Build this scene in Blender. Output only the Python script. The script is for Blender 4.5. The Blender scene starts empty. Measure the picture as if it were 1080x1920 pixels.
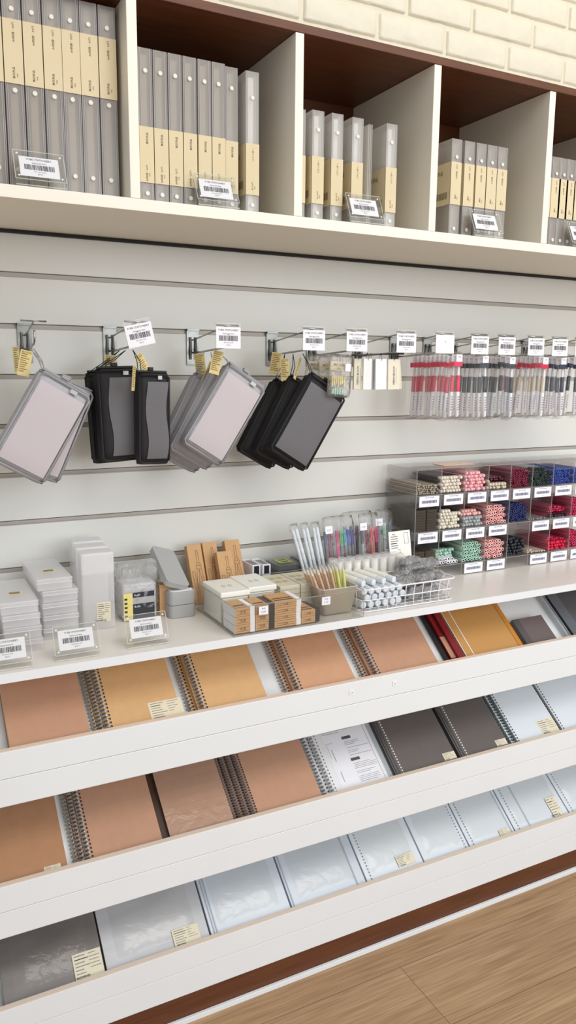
import bpy, math, random
from mathutils import Vector, Matrix
random.seed(7)
SC = bpy.context.scene
COL = SC.collection
PI = math.pi

# ------------------------------------------------------------ camera, light, exposure
yaw, pit, rol = math.radians(27.512), math.radians(-10.185), math.radians(0.548)
fw = Vector((math.sin(yaw)*math.cos(pit), math.cos(yaw)*math.cos(pit), math.sin(pit)))
rt = Vector((math.cos(yaw), -math.sin(yaw), 0)); up = rt.cross(fw)
r2 = rt*math.cos(rol) + up*math.sin(rol); u2 = up*math.cos(rol) - rt*math.sin(rol)
cam = bpy.data.cameras.new('camera'); co = bpy.data.objects.new('camera', cam); COL.objects.link(co)
co.matrix_world = Matrix(((r2.x, u2.x, -fw.x, 0.0), (r2.y, u2.y, -fw.y, -1.6846), (r2.z, u2.z, -fw.z, 1.3367), (0, 0, 0, 1)))
cam.sensor_fit = 'VERTICAL'; cam.sensor_height = 24.0; cam.lens = 24.0*1472.55/1920; cam.clip_start = 0.02
SC.camera = co
SC.view_settings.view_transform = 'Standard'; SC.view_settings.look = 'None'
SC.view_settings.gamma = 1.0; SC.view_settings.use_curve_mapping = False
SC.view_settings.exposure = 0.22
SC.cycles.transparent_max_bounces = 40
SC.cycles.max_bounces = 10
W = bpy.data.worlds.new('world'); SC.world = W; W.use_nodes = True
W.node_tree.nodes['Background'].inputs[0].default_value = (0.96, 0.975, 1.0, 1)
W.node_tree.nodes['Background'].inputs[1].default_value = 0.62
def area(name, loc, target, sx, sy, power, col):
    l = bpy.data.lights.new(name, 'AREA'); l.shape = 'RECTANGLE'; l.size = sx; l.size_y = sy; l.energy = power; l.color = col
    o = bpy.data.objects.new(name, l); COL.objects.link(o); o.location = loc
    o.rotation_euler = (Vector(target)-Vector(loc)).to_track_quat('-Z', 'Y').to_euler(); return o
area('ceiling_panel_light', (1.5, -2.3, 3.3), (1.3, -0.2, 0.9), 2.4, 1.2, 33, (1.0, 0.965, 0.91))
area('front_fill_light', (2.6, -4.0, 1.8), (0.9, 0, 0.9), 3.0, 2.2, 60, (0.93, 0.97, 1.0))  # added cool fill behind the camera, stands in for daylight from the front

# ------------------------------------------------------------ materials
def lin(c):
    return tuple((x/12.92 if x <= 0.04045 else ((x+0.055)/1.055)**2.4) for x in [v/255 for v in c])
def pm(name, col, rough=0.5, metal=0.0, alpha=1.0, noise=0.0, nscale=30, bump=0.0, spec=0.5, stretch=(1, 1, 1), col2=None, coat=0.0):
    m = bpy.data.materials.new(name); m.use_nodes = True; nt = m.node_tree; b = nt.nodes['Principled BSDF']
    c = lin(col)+(1,)
    b.inputs['Base Color'].default_value = c; b.inputs['Roughness'].default_value = rough; b.inputs['Metallic'].default_value = metal
    b.inputs['Alpha'].default_value = alpha; b.inputs['Specular IOR Level'].default_value = spec; b.inputs['Coat Weight'].default_value = coat
    if noise or bump or col2:
        t = nt.nodes.new('ShaderNodeTexCoord'); mp = nt.nodes.new('ShaderNodeMapping'); mp.inputs['Scale'].default_value = stretch
        n = nt.nodes.new('ShaderNodeTexNoise'); n.inputs['Scale'].default_value = nscale; n.inputs['Detail'].default_value = 5
        nt.links.new(t.outputs['Object'], mp.inputs[0]); nt.links.new(mp.outputs[0], n.inputs['Vector'])
        if noise or col2:
            r = nt.nodes.new('ShaderNodeValToRGB'); r.color_ramp.elements[0].position = 0.3; r.color_ramp.elements[1].position = 0.7
            c2 = lin(col2)+(1,) if col2 else tuple(min(1, v*(1+noise)) for v in c[:3])+(1,)
            c1 = c if col2 else tuple(v*(1-noise) for v in c[:3])+(1,)
            r.color_ramp.elements[0].color = c1; r.color_ramp.elements[1].color = c2
            nt.links.new(n.outputs['Fac'], r.inputs[0]); nt.links.new(r.outputs[0], b.inputs['Base Color'])
        if bump:
            bp = nt.nodes.new('ShaderNodeBump'); bp.inputs['Strength'].default_value = bump; bp.inputs['Distance'].default_value = 0.004
            nt.links.new(n.outputs['Fac'], bp.inputs['Height']); nt.links.new(bp.outputs[0], b.inputs['Normal'])
    return m
def clear(name, tint, haze, hazecol, rough=0.08, bump=0.0, nscale=40, gl=1.0):
    """thin clear plastic: straight-through light, fresnel gloss, a share of haze"""
    m = bpy.data.materials.new(name); m.use_nodes = True; nt = m.node_tree; nt.nodes.clear()
    out = nt.nodes.new('ShaderNodeOutputMaterial'); tr = nt.nodes.new('ShaderNodeBsdfTransparent'); tr.inputs[0].default_value = lin(tint)+(1,)
    df = nt.nodes.new('ShaderNodeBsdfDiffuse'); df.inputs[0].default_value = lin(hazecol)+(1,)
    tl = nt.nodes.new('ShaderNodeBsdfTranslucent'); tl.inputs[0].default_value = lin(hazecol)+(1,)
    dt = nt.nodes.new('ShaderNodeMixShader'); dt.inputs[0].default_value = 0.5; nt.links.new(df.outputs[0], dt.inputs[1]); nt.links.new(tl.outputs[0], dt.inputs[2])
    geo = nt.nodes.new('ShaderNodeNewGeometry'); inv = nt.nodes.new('ShaderNodeMath'); inv.operation = 'SUBTRACT'; inv.inputs[0].default_value = 1.0; nt.links.new(geo.outputs['Backfacing'], inv.inputs[1])
    m2 = nt.nodes.new('ShaderNodeMath'); m2.operation = 'MULTIPLY'; nt.links.new(inv.outputs[0], m2.inputs[1])
    g = nt.nodes.new('ShaderNodeBsdfGlossy'); g.inputs['Roughness'].default_value = rough
    lw = nt.nodes.new('ShaderNodeFresnel'); lw.inputs[0].default_value = 1.45
    mul = nt.nodes.new('ShaderNodeMath'); mul.operation = 'MULTIPLY'; mul.inputs[1].default_value = gl; mul.use_clamp = True
    a = nt.nodes.new('ShaderNodeMixShader'); a.inputs[0].default_value = haze
    b = nt.nodes.new('ShaderNodeMixShader')
    nt.links.new(tr.outputs[0], a.inputs[1]); nt.links.new(dt.outputs[0], a.inputs[2])
    nt.links.new(lw.outputs[0], mul.inputs[0]); nt.links.new(mul.outputs[0], m2.inputs[0]); nt.links.new(m2.outputs[0], b.inputs[0]); nt.links.new(a.outputs[0], b.inputs[1]); nt.links.new(g.outputs[0], b.inputs[2])
    if bump:
        t = nt.nodes.new('ShaderNodeTexCoord'); n = nt.nodes.new('ShaderNodeTexNoise'); n.inputs['Scale'].default_value = nscale; n.inputs['Detail'].default_value = 4
        n.inputs['Distortion'].default_value = 1.5
        bp = nt.nodes.new('ShaderNodeBump'); bp.inputs['Strength'].default_value = bump; bp.inputs['Distance'].default_value = 0.01
        nt.links.new(t.outputs['Object'], n.inputs['Vector']); nt.links.new(n.outputs['Fac'], bp.inputs['Height'])
        nt.links.new(bp.outputs[0], g.inputs['Normal']); nt.links.new(bp.outputs[0], df.inputs['Normal']); nt.links.new(bp.outputs[0], lw.inputs['Normal'])
    nt.links.new(b.outputs[0], out.inputs[0]); return m

M = {}
M['white'] = pm('white_laminate', (233, 236, 238), 0.35, noise=0.01, nscale=8)
M['warmwhite'] = pm('warm_white_laminate', (236, 230, 215), 0.4)
M['slat'] = pm('slatwall_laminate', (220, 220, 214), 0.3, noise=0.015, nscale=3)
M['alu'] = pm('groove_aluminium', (170, 164, 155), 0.45, metal=0.15)
M['brick'] = pm('white_painted_brick', (226, 218, 196), 0.5, noise=0.03, nscale=22, bump=0.9)
M['mortar'] = pm('painted_mortar', (222, 214, 192), 0.7, bump=0.8, nscale=40)
M['brown'] = pm('brown_wood_veneer', (98, 58, 36), 0.4, noise=0.18, nscale=14, stretch=(0.6, 8, 8), spec=0.3)
M['dark'] = pm('dark_gap', (30, 26, 24), 0.8)
M['chrome'] = pm('chrome', (176, 176, 174), 0.22, metal=1.0)
M['bracket'] = pm('bracket_chrome', (128, 128, 124), 0.3, metal=0.85, noise=.3, nscale=25)
M['wire'] = pm('wire_metal', (70, 68, 68), 0.3, metal=0.7)
M['silver'] = pm('silver_coil', (196, 194, 192), 0.28, metal=0.7)
M['paper'] = pm('white_paper', (240, 239, 244), 0.7)
M['ink'] = pm('black_ink', (62, 60, 66), 0.7)
M['ink2'] = pm('grey_ink', (140, 136, 138), 0.7)
M['band'] = pm('cream_paper_band', (216, 200, 164), 0.7, noise=0.02, nscale=20)
M['cream'] = pm('cream_sticker', (228, 219, 192), 0.7)
M['bandink'] = pm('brown_ink', (70, 52, 40), 0.7)
M['ppgrey'] = clear('grey_polypropylene', (246, 245, 244), 0.42, (226, 220, 213), 0.2, gl=1.2)
M['pplight'] = clear('light_polypropylene', (251, 251, 250), 0.34, (246, 243, 238), 0.2, gl=1.2)
M['ppedge'] = pm('polypropylene_edge', (196, 194, 196), 0.3, alpha=0.75)
M['rivet'] = pm('rivet_white', (222, 220, 212), 0.3)
M['ringplate'] = pm('ring_plate', (186, 176, 160), 0.4, metal=0.35)
M['acrylic'] = clear('clear_acrylic', (251, 251, 250), 0.03, (235, 235, 232), 0.04)
M['acrylicedge'] = pm('acrylic_edge', (236, 234, 226), 0.15, alpha=0.55)
M['smoke'] = clear('smoky_acrylic', (251, 250, 250), 0.06, (222, 219, 216), 0.05)
M['smokeedge'] = pm('smoky_edge', (172, 168, 166), 0.2, alpha=0.6)
M['frost'] = clear('frosted_plastic', (255, 255, 255), 0.42, (253, 252, 253), 0.3)
M['edgeglint'] = pm('frosted_edge_glint', (244, 243, 244), .4, alpha=.6)
M['frostbin'] = clear('frosted_bin', (245, 242, 236), 0.5, (222, 217, 207), 0.35)
M['bag'] = clear('crinkled_bag', (252, 252, 252), 0.07, (240, 240, 240), 0.15, bump=0.6, nscale=28, gl=1.5)
M['bagthick'] = clear('thick_crinkled_bag', (248, 248, 248), 0.22, (236, 236, 236), 0.12, bump=1.0, nscale=45, gl=2.5)
M['sleeve'] = clear('clear_sleeve', (255, 255, 255), 0.05, (246, 246, 246), 0.15, bump=0.25, nscale=22, gl=0.7)
M['bagflat'] = clear('clear_bag', (252, 252, 251), 0.06, (238, 236, 234), 0.18, bump=0.25, nscale=18, gl=1.2)
M['kraft'] = pm('kraft_cover', (190, 146, 118), 0.75, noise=0.03, nscale=60)
M['ochre'] = pm('ochre_kraft_cover', (212, 170, 120), 0.75, noise=0.03, nscale=60)
M['tan'] = pm('tan_kraft_cover', (202, 156, 122), 0.75, noise=0.03, nscale=60)
M['dkraft'] = pm('dark_kraft_cover', (176, 130, 95), 0.75, noise=0.04, nscale=60)
M['kraftbox'] = pm('kraft_board', (202, 160, 114), 0.75, noise=0.05, nscale=40)
M['kraftline'] = pm('kraft_print', (120, 80, 45), 0.8)
M['page'] = pm('page_block', (226, 216, 196), 0.8)
M['whitepage'] = pm('white_page_block', (236, 236, 236), 0.8)
M['hole'] = pm('punch_hole', (40, 34, 30), 0.8)
M['charcoal'] = pm('charcoal_cover', (98, 90, 86), 0.5, noise=0.03)
M['dgrey'] = pm('dark_grey_cover', (84, 82, 86), 0.45)
M['passport'] = pm('brown_grey_cover', (104, 92, 92), 0.6)
M['red'] = pm('dark_red_cover', (128, 22, 34), 0.45)
M['black'] = pm('black_plastic', (38, 36, 38), 0.45)
M['gold'] = pm('gold_kraft_cover', (192, 144, 82), 0.6)
M['orange'] = pm('orange_edge', (196, 128, 40), 0.6)
M['ppwhite'] = clear('milky_sheet', (246, 248, 250), 0.62, (232, 236, 240), 0.25, gl=1.2)
M['greybag'] = pm('grey_sheet_pack', (112, 105, 102), 0.3, noise=0.2, nscale=7, stretch=(1, 4, 1))
M['greybag2'] = pm('light_grey_sheet_pack', (190, 190, 193), 0.28, noise=0.12, nscale=6, stretch=(1, 4, 1))
M['albumw'] = pm('white_album', (222, 228, 234), 0.25, noise=0.03, nscale=4)
M['albumg'] = pm('silver_album', (206, 213, 221), 0.22, noise=0.05, nscale=5)
M['meshgrey'] = pm('grey_nylon_mesh', (176, 175, 180), 0.7, bump=0.3, nscale=400)
M['meshdark'] = pm('black_nylon_mesh', (28, 27, 30), 0.75, bump=0.3, nscale=400)
M['insertwhite'] = pm('pale_lilac_insert', (196, 187, 191), 0.6)
M['insertgrey'] = pm('grey_mesh_panel', (102, 100, 103), 0.6, bump=0.2, nscale=400)
M['trimgrey'] = pm('grey_binding_tape', (158, 157, 160), 0.6)
M['trimblack'] = pm('black_binding_tape', (26, 25, 28), 0.6)
M['silvertab'] = pm('silver_label', (176, 174, 176), 0.4, metal=0.3)
M['tag'] = pm('yellow_cream_tag', (222, 202, 140), 0.7)
M['tagink'] = pm('tag_ink', (140, 118, 78), .7)
M['greyplastic'] = pm('pale_grey_plastic', (172, 172, 170), 0.45)
M['gluewhite'] = pm('white_tube', (242, 240, 230), 0.35)
M['gluecap'] = pm('pale_blue_cap', (222, 228, 234), 0.3)
M['creamtube'] = pm('cream_tube', (238, 230, 205), 0.3)
M['bluelabel'] = pm('label_blue_ink', (90, 95, 130), 0.7)
def ctint(n, c, r=0.35): M[n] = pm(n, c, r); return M[n]
for n, c in dict(pink=(246, 186, 192), salmon=(250, 192, 188), crimson=(128, 28, 58), darkgreen=(48, 62, 58), blue=(58, 84, 168),
                 whitecap=(232, 224, 208), pearlgrey=(172, 178, 180), navy=(44, 52, 108), mint=(182, 220, 200), blackpen=(34, 36, 46),
                 hotred=(212, 22, 66), rose=(206, 50, 96), maroon=(110, 52, 66), olive=(168, 156, 138), creamrod=(216, 204, 184),
                 greyrod=(150, 146, 140), penred=(222, 34, 74), pendark=(52, 58, 66), pennavy=(40, 48, 72), inkclear=(232, 230, 232),
                 yellowlabel=(230, 212, 130), limelabel=(186, 190, 80), beige=(214, 206, 182), orangecard=(238, 200, 170),
                 purple=(100, 84, 150), green=(96, 180, 70), cyan=(70, 160, 190), magenta=(214, 60, 130), coral=(226, 110, 100),
                 slateblue=(120, 130, 160), bodygrey=(120, 118, 122), limepencil=(206, 204, 80), pencilwood=(196, 150, 104)).items():
    ctint(n, c)

# ------------------------------------------------------------ mesh helpers
_txt = {}
def text_geo(s):
    if s not in _txt:
        c = bpy.data.curves.new('t', 'FONT'); c.body = s; c.size = 1; c.align_x = 'CENTER'; c.align_y = 'CENTER'; c.resolution_u = 1
        o = bpy.data.objects.new('t', c); me = o.to_mesh()
        _txt[s] = ([v.co.copy() for v in me.vertices], [tuple(p.vertices) for p in me.polygons])
        o.to_mesh_clear(); bpy.data.objects.remove(o); bpy.data.curves.remove(c)
    return _txt[s]
class MB:
    def __init__(s): s.v = []; s.f = []; s.m = []
    def add(s, vs, fs, mat=0):
        b = len(s.v); s.v += [tuple(v) for v in vs]; s.f += [tuple(i+b for i in f) for f in fs]; s.m += [mat]*len(fs)
    def box(s, x0, x1, y0, y1, z0, z1, mat=0, X=None):
        vs = [Vector(p) for p in ((x0, y0, z0), (x1, y0, z0), (x1, y1, z0), (x0, y1, z0), (x0, y0, z1), (x1, y0, z1), (x1, y1, z1), (x0, y1, z1))]
        if X: vs = [X @ v for v in vs]
        s.add(vs, [(0, 3, 2, 1), (4, 5, 6, 7), (0, 1, 5, 4), (1, 2, 6, 5), (2, 3, 7, 6), (3, 0, 4, 7)], mat); return s
    def quad(s, a, b, c, d, mat=0): s.add([a, b, c, d], [(0, 1, 2, 3)], mat); return s
    def tube(s, pts, r, n=6, mat=0, closed=False, cap=True, r1=None):
        pts = [Vector(p) for p in pts]; N = len(pts); vs = []; fs = []
        for i, p in enumerate(pts):
            if closed: t = pts[(i+1) % N]-pts[i-1]
            else: t = pts[min(i+1, N-1)]-pts[max(i-1, 0)]
            t.normalize(); a = t.cross(Vector((0, 0, 1)))
            if a.length < 0.05: a = t.cross(Vector((1, 0, 0)))
            a.normalize(); b = t.cross(a)
            rr = r if r1 is None else r+(r1-r)*i/(N-1)
            for k in range(n):
                w = 2*PI*k/n; vs.append(p+a*math.cos(w)*rr+b*math.sin(w)*rr)
        for i in range(N if closed else N-1):
            j = (i+1) % N
            for k in range(n): fs.append((i*n+k, i*n+(k+1) % n, j*n+(k+1) % n, j*n+k))
        if cap and not closed: fs += [tuple(range(n))[::-1], tuple((N-1)*n+k for k in range(n))]
        s.add(vs, fs, mat); return s
    def lathe(s, prof, n=12, mat=0, axis='z', o=(0, 0, 0), mats=None):
        o = Vector(o); b = len(s.v)
        for (r, h) in prof:
            for k in range(n):
                w = 2*PI*k/n; c, d = r*math.cos(w), r*math.sin(w)
                s.v.append(tuple(o+(Vector((c, d, h)) if axis == 'z' else Vector((c, h, d)))))
        for i in range(len(prof)-1):
            for k in range(n):
                s.f.append((b+i*n+k, b+i*n+(k+1) % n, b+(i+1)*n+(k+1) % n, b+(i+1)*n+k)); s.m.append(mats[i] if mats else mat)
        s.f.append(tuple(b+k for k in range(n))); s.m.append(mats[0] if mats else mat)
        s.f.append(tuple(b+(len(prof)-1)*n+k for k in range(n))); s.m.append(mats[-1] if mats else mat); return s
    def text(s, t, size, o, r=(1, 0, 0), u=(0, 0, 1), mat=0, sx=1.0):
        vs, fs = text_geo(t); o = Vector(o); r = Vector(r); u = Vector(u)
        s.add([o+r*(v.x*size*sx)+u*(v.y*size) for v in vs], fs, mat); return s
    def line2(s, pts, w, o, r, u, mat=0):
        """flat ink stroke through 2-d points"""
        o = Vector(o); r = Vector(r); u = Vector(u)
        for a, b in zip(pts[:-1], pts[1:]):
            a = Vector(a); b = Vector(b); d = (b-a); n = Vector((-d.y, d.x)).normalized()*w/2; e = d.normalized()*w/3
            q = [a+n-e, a-n-e, b-n+e, b+n+e]
            s.add([o+r*p.x+u*p.y for p in q], [(0, 1, 2, 3)], mat)
        return s
    def pillow(s, x0, x1, z0, z1, d, mat=0, nx=10, nz=14, p=5, rc=0.12, y=0, rough=0.0, sag=0.0, sd=1):
        rnd = random.Random(sd); cx, cz, hw, hh = (x0+x1)/2, (z0+z1)/2, (x1-x0)/2, (z1-z0)/2; ids = {}; vs = []; fs = []
        for side in (-1, 1):
            for i in range(nx+1):
                for j in range(nz+1):
                    u = 2*i/nx-1; w = 2*j/nz-1; edge = i in (0, nx) or j in (0, nz)
                    if edge and side == 1: ids[(1, i, j)] = ids[(-1, i, j)]; continue
                    b = max(0, (1-abs(u)**p)*(1-abs(w)**p))**0.5
                    uu = u*(1-rc*abs(w)**8*0.5*min(1, hh/hw)); ww = w*(1-rc*abs(u)**8*0.5*min(1, hw/hh))
                    yy = side*d/2*b + (rnd.uniform(-1, 1)*rough*b if rough else 0) + sag*(1-u*u)
                    ids[(side, i, j)] = len(vs); vs.append((cx+uu*hw+(rnd.uniform(-1, 1)*rough*0.5), y+yy, cz+ww*hh))
        for side in (-1, 1):
            for i in range(nx):
                for j in range(nz):
                    q = [ids[(side, i, j)], ids[(side, i+1, j)], ids[(side, i+1, j+1)], ids[(side, i, j+1)]]
                    fs.append(tuple(q if side == -1 else q[::-1]))
        s.add(vs, fs, mat); return s
    def build(s, name, mats, parent=None, bevel=0, smooth=False, loc=None, rot=None):
        me = bpy.data.meshes.new(name); me.from_pydata(s.v, [], s.f)
        for m in (mats if isinstance(mats, (list, tuple)) else [mats]): me.materials.append(M[m] if isinstance(m, str) else m)
        me.polygons.foreach_set('material_index', s.m)
        if smooth: me.polygons.foreach_set('use_smooth', [True]*len(s.f))
        me.update()
        o = bpy.data.objects.new(name, me); COL.objects.link(o)
        if parent: o.parent = parent
        if bevel:
            b = o.modifiers.new('bevel', 'BEVEL'); b.width = bevel; b.segments = 2; b.limit_method = 'ANGLE'; b.harden_normals = False
        if loc: o.location = loc
        if rot: o.rotation_euler = rot
        return o
def tag(o, label=None, cat=None, group=None, kind=None):
    if label: o['label'] = label
    if cat: o['category'] = cat
    if group: o['group'] = group
    if kind: o['kind'] = kind
    return o
def thing(name, label, cat, loc=(0, 0, 0), rot=(0, 0, 0), group=None):
    o = bpy.data.objects.new(name, None); COL.objects.link(o); o.location = loc; o.rotation_euler = rot; o.empty_display_size = 0.02
    return tag(o, label, cat, group)
kids = {}
def dup(root, loc=None, rot=None, label=None, group=None):
    def cp(o, par):
        c = o.copy(); COL.objects.link(c)
        if par: c.parent = par
        for k in [k for k in o.children]: cp(k, c)
        return c
    r = cp(root, None)
    if loc is not None: r.location = loc
    if rot is not None: r.rotation_euler = rot
    if label: r['label'] = label
    if group: r['group'] = group
    return r
ORD = ['leftmost', 'second', 'third', 'fourth', 'fifth', 'sixth', 'seventh', 'eighth', 'ninth', 'tenth', 'eleventh', 'twelfth']

XL, XR = -0.5, 3.3
# ------------------------------------------------------------ setting
def struct(o): o['kind'] = 'structure'; return o
def floor_mat():
    m = bpy.data.materials.new('oak_planks'); m.use_nodes = True; nt = m.node_tree; b = nt.nodes['Principled BSDF']; L = nt.links.new
    tc = nt.nodes.new('ShaderNodeTexCoord'); br = nt.nodes.new('ShaderNodeTexBrick')
    mp0 = nt.nodes.new('ShaderNodeMapping'); mp0.inputs['Location'].default_value = (0.254, 0.046, 0)
    L(tc.outputs['Object'], mp0.inputs[0]); L(mp0.outputs[0], br.inputs['Vector'])
    br.inputs['Scale'].default_value = 1; br.inputs['Brick Width'].default_value = 1.22; br.inputs['Row Height'].default_value = 0.18
    br.inputs['Mortar Size'].default_value = 0.0009; br.inputs['Color1'].default_value = (0.0, 0, 0, 1); br.inputs['Color2'].default_value = (1, 1, 1, 1); br.inputs['Mortar'].default_value = (0.5, 0.5, 0.5, 1)
    mp = nt.nodes.new('ShaderNodeMapping'); mp.inputs['Scale'].default_value = (0.55, 6, 1)
    L(tc.outputs['Object'], mp.inputs[0])
    ad = nt.nodes.new('ShaderNodeVectorMath'); ad.operation = 'ADD'; L(mp.outputs[0], ad.inputs[0]); L(br.outputs['Color'], ad.inputs[1])
    n1 = nt.nodes.new('ShaderNodeTexNoise'); n1.inputs['Scale'].default_value = 2.2; n1.inputs['Detail'].default_value = 6; n1.inputs['Distortion'].default_value = 0.9; L(ad.outputs[0], n1.inputs['Vector'])
    wv = nt.nodes.new('ShaderNodeMath'); wv.operation = 'MULTIPLY'; wv.inputs[1].default_value = 22; L(n1.outputs['Fac'], wv.inputs[0])
    sn = nt.nodes.new('ShaderNodeMath'); sn.operation = 'SINE'; L(wv.outputs[0], sn.inputs[0])
    n2 = nt.nodes.new('ShaderNodeTexNoise'); n2.inputs['Scale'].default_value = 14; n2.inputs['Detail'].default_value = 8
    mp2 = nt.nodes.new('ShaderNodeMapping'); mp2.inputs['Scale'].default_value = (0.5, 16, 1); L(tc.outputs['Object'], mp2.inputs[0]); L(mp2.outputs[0], n2.inputs['Vector'])
    ma = nt.nodes.new('ShaderNodeMath'); ma.operation = 'MULTIPLY_ADD'; ma.inputs[1].default_value = 0.07; L(sn.outputs[0], ma.inputs[0]); L(n2.outputs['Fac'], ma.inputs[2])
    n3 = nt.nodes.new('ShaderNodeTexNoise'); n3.inputs['Scale'].default_value = 2.5; L(tc.outputs['Object'], n3.inputs['Vector'])
    mb = nt.nodes.new('ShaderNodeMath'); mb.operation = 'MULTIPLY_ADD'; mb.inputs[1].default_value = 0.3; L(n3.outputs['Fac'], mb.inputs[0]); L(ma.outputs[0], mb.inputs[2])
    r = nt.nodes.new('ShaderNodeValToRGB'); e = r.color_ramp.elements; e[0].position = 0.38; e[0].color = lin((146, 112, 78))+(1,); e[1].position = 0.92; e[1].color = lin((190, 156, 118))+(1,)
    L(mb.outputs[0], r.inputs[0])
    mx = nt.nodes.new('ShaderNodeMixRGB'); L(br.outputs['Fac'], mx.inputs[0]); L(r.outputs[0], mx.inputs[1]); mx.inputs[2].default_value = lin((120, 92, 62))+(1,)
    L(mx.outputs[0], b.inputs['Base Color']); b.inputs['Roughness'].default_value = 0.45
    return m
M['floor'] = floor_mat()
struct(MB().box(-2.5, 5, -5, 0.2, -0.05, 0).build('floor', 'floor'))
# white painted brick wall, real bricks
struct(MB().box(-2.5, 5, 0.0115, 0.2, 0, 3.2).build('wall_back', 'mortar'))
bk = MB(); rb = random.Random(3); z = 1.975; row = 0
prof_n = 5
while z < 2.75:
    x = 0.1-(0.1 if row % 2 else 0)+rb.uniform(-.01, .01)
    while x < 3.4:
        w = 0.19+rb.uniform(-.005, .005); h = 0.056; dy = rb.uniform(0, .003)
        nx, nz = 10, 6; vs = []; fs = []
        for j in range(nz+1):
            for i in range(nx+1):
                u = i/nx*2-1; v = j/nz*2-1; ed = i in (0, nx) or j in (0, nz)
                yy = 0.012 if ed else 0.0065-dy+rb.uniform(-.0005, .0005)
                if not ed and (i in (1, nx-1) or j in (1, nz-1)): yy += 0.0010
                uu = u if i in (0, nx) else (u if 1 < i < nx-1 else math.copysign(0.975, u)); vv = v if j in (0, nz) else (v if 1 < j < nz-1 else math.copysign(0.90, v))
                if i in (2, nx-2): uu = math.copysign(.93, u)
                if j in (2, nz-2): vv = math.copysign(.76, v)
                vs.append((x+w/2+uu*w/2+rb.uniform(-.001, .001), yy, z+h/2+vv*h/2+rb.uniform(-.0012, .0012)))
        for j in range(nz):
            for i in range(nx): a = j*(nx+1)+i; fs.append((a, a+1, a+nx+2, a+nx+1))
        bk.add(vs, fs); x += w+0.010
    z += h+0.0105; row += 1
struct(bk.build('wall_back_brickwork', 'brick', smooth=True))

# slatwall
sw = thing('slatwall', 'off white slatwall panel with grey horizontal grooves above the white counter', 'slatwall', (1.4, 0, 0.82))
def swp(mb, name, mat, bev=0): return mb.build(name, mat, sw, bevel=bev, loc=(-1.4, 0, -0.82))
swp(MB().box(XL, XR, 0.0, 0.011, 1.525, 1.598), 'slat_board', 'slat', 0.0012)
for k in range(8):
    zt = 1.52-.1*k-.005; zb = max(zt-.09, 0.821)
    swp(MB().box(XL, XR, 0.0, 0.011, zb, zt), 'slat_board', 'slat', 0.0012)
for k in range(7):
    zc = 1.52-.1*k
    swp(MB().box(XL, XR, 0.0028, 0.0105, zc-.0049, zc+.0035).box(XL, XR, 0.0002, 0.0105, zc-.0049, zc-.0035), 'groove_track', 'alu')

# upper cubby unit
cu = thing('cubby_shelf_unit', 'long white wall cubby shelf with brown wood top and back, full of binders', 'shelf', (1.4, -.155, 1.604))
def cup(mb, name, mat, bev=0.0008): return mb.build(name, mat, cu, bevel=bev, loc=(-1.4, .155, -1.604))
cup(MB().box(XL, XR, -.31, -.004, 1.604, 1.624), 'bottom_board', 'warmwhite')
cup(MB().box(XL, XR, -.31, 0.0, 1.942, 1.957), 'top_board', 'brown')
cup(MB().box(XL, XR, -.004, 0.0, 1.624, 1.942), 'back_panel', 'brown')
for x in (.095, .409, .723, 1.037, 1.350, 1.664, 1.978, 2.292, 2.606):
    cup(MB().box(x, x+.0175, -.309, -.0045, 1.6245, 1.9415), 'divider', 'warmwhite')
cup(MB().box(XL, XR, -.012, 0.0, 1.5985, 1.6035), 'shadow_gap_strip', 'dark', 0)

# counter and tray rack
M['counter'] = pm('counter_laminate', (232, 226, 218), 0.3, noise=0.01, nscale=8)
M['edgeband'] = pm('cream_edge_band', (240, 222, 204), .4)  # edge band; its cream tone also carries warm light on the lip tops
ct = thing('counter_top', 'long white laminate counter top under the slatwall, covered with small stationery', 'counter', (1.4, -.165, .803))
MB().box(XL, XR, -.3285, -.002, .803, .820).build('worktop', 'counter', ct, loc=(-1.4, .165, -.803)); MB().box(XL, XR, -.33, -.3286, .803, .820).build('front_edge_band', 'white', ct, loc=(-1.4, .165, -.803))
A38 = math.radians(38); TAN = math.tan(A38); COS = math.cos(A38); SIN = math.sin(A38); LIP = {1: .679, 2: .423, 3: .173}; YI = -.318
rk = thing('tray_rack', 'white three-tier rack of sloping trays below the counter, holding notebooks', 'display rack', (1.4, -.165, 0))
def rkp(mb, name, mat, bev=0.0012): return mb.build(name, mat, rk, bevel=bev, loc=(-1.4, .165, 0))
for r, zl in LIP.items():
    rkp(MB().box(XL, XR, -.33, YI, zl-.052, zl-.0012), 'front_lip', 'white'); rkp(MB().box(XL, XR, -.33, YI, zl-.0011, zl), 'lip_edge_band', 'edgeband', 0)
    rkp(MB().box(XL, XR, -.3295, YI-.001, zl-.1045 if r < 3 else .063, zl-.0528), 'apron_board', 'white')
    z0 = zl-.010-.030/COS; ye = {1: -.115, 2: -.03, 3: -.03}[r]; mb = MB()
    a = (YI+.0005, z0); b = (ye, z0+(ye-YI)*TAN); t = .012
    mb.add([(x, y, z) for x in (XL, XR) for (y, z) in (a, b, (b[0], b[1]-t), (a[0], a[1]-t))], [(0, 1, 5, 4), (2, 3, 7, 6), (1, 2, 6, 5), (0, 4, 7, 3), (0, 3, 2, 1), (4, 5, 6, 7)])
    rkp(mb, 'tray_floor', 'white', 0)
rkp(MB().box(XL, XR, -.028, -.002, 0.0, .802), 'back_panel', 'white')
rkp(MB().box(XL-.018, XL, -.33, -.002, 0.0, .802), 'side_panel', 'white'); rkp(MB().box(XR, XR+.018, -.33, -.002, 0.0, .802), 'side_panel', 'white')
rkp(MB().box(XL, XR, -.328, -.31, 0.0, .0625), 'kick_board', 'brown')
struct(MB().box(XL, XR, -.336, -.3285, 0.0, .012).build('baseboard_front', 'white', bevel=0.001))
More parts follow.
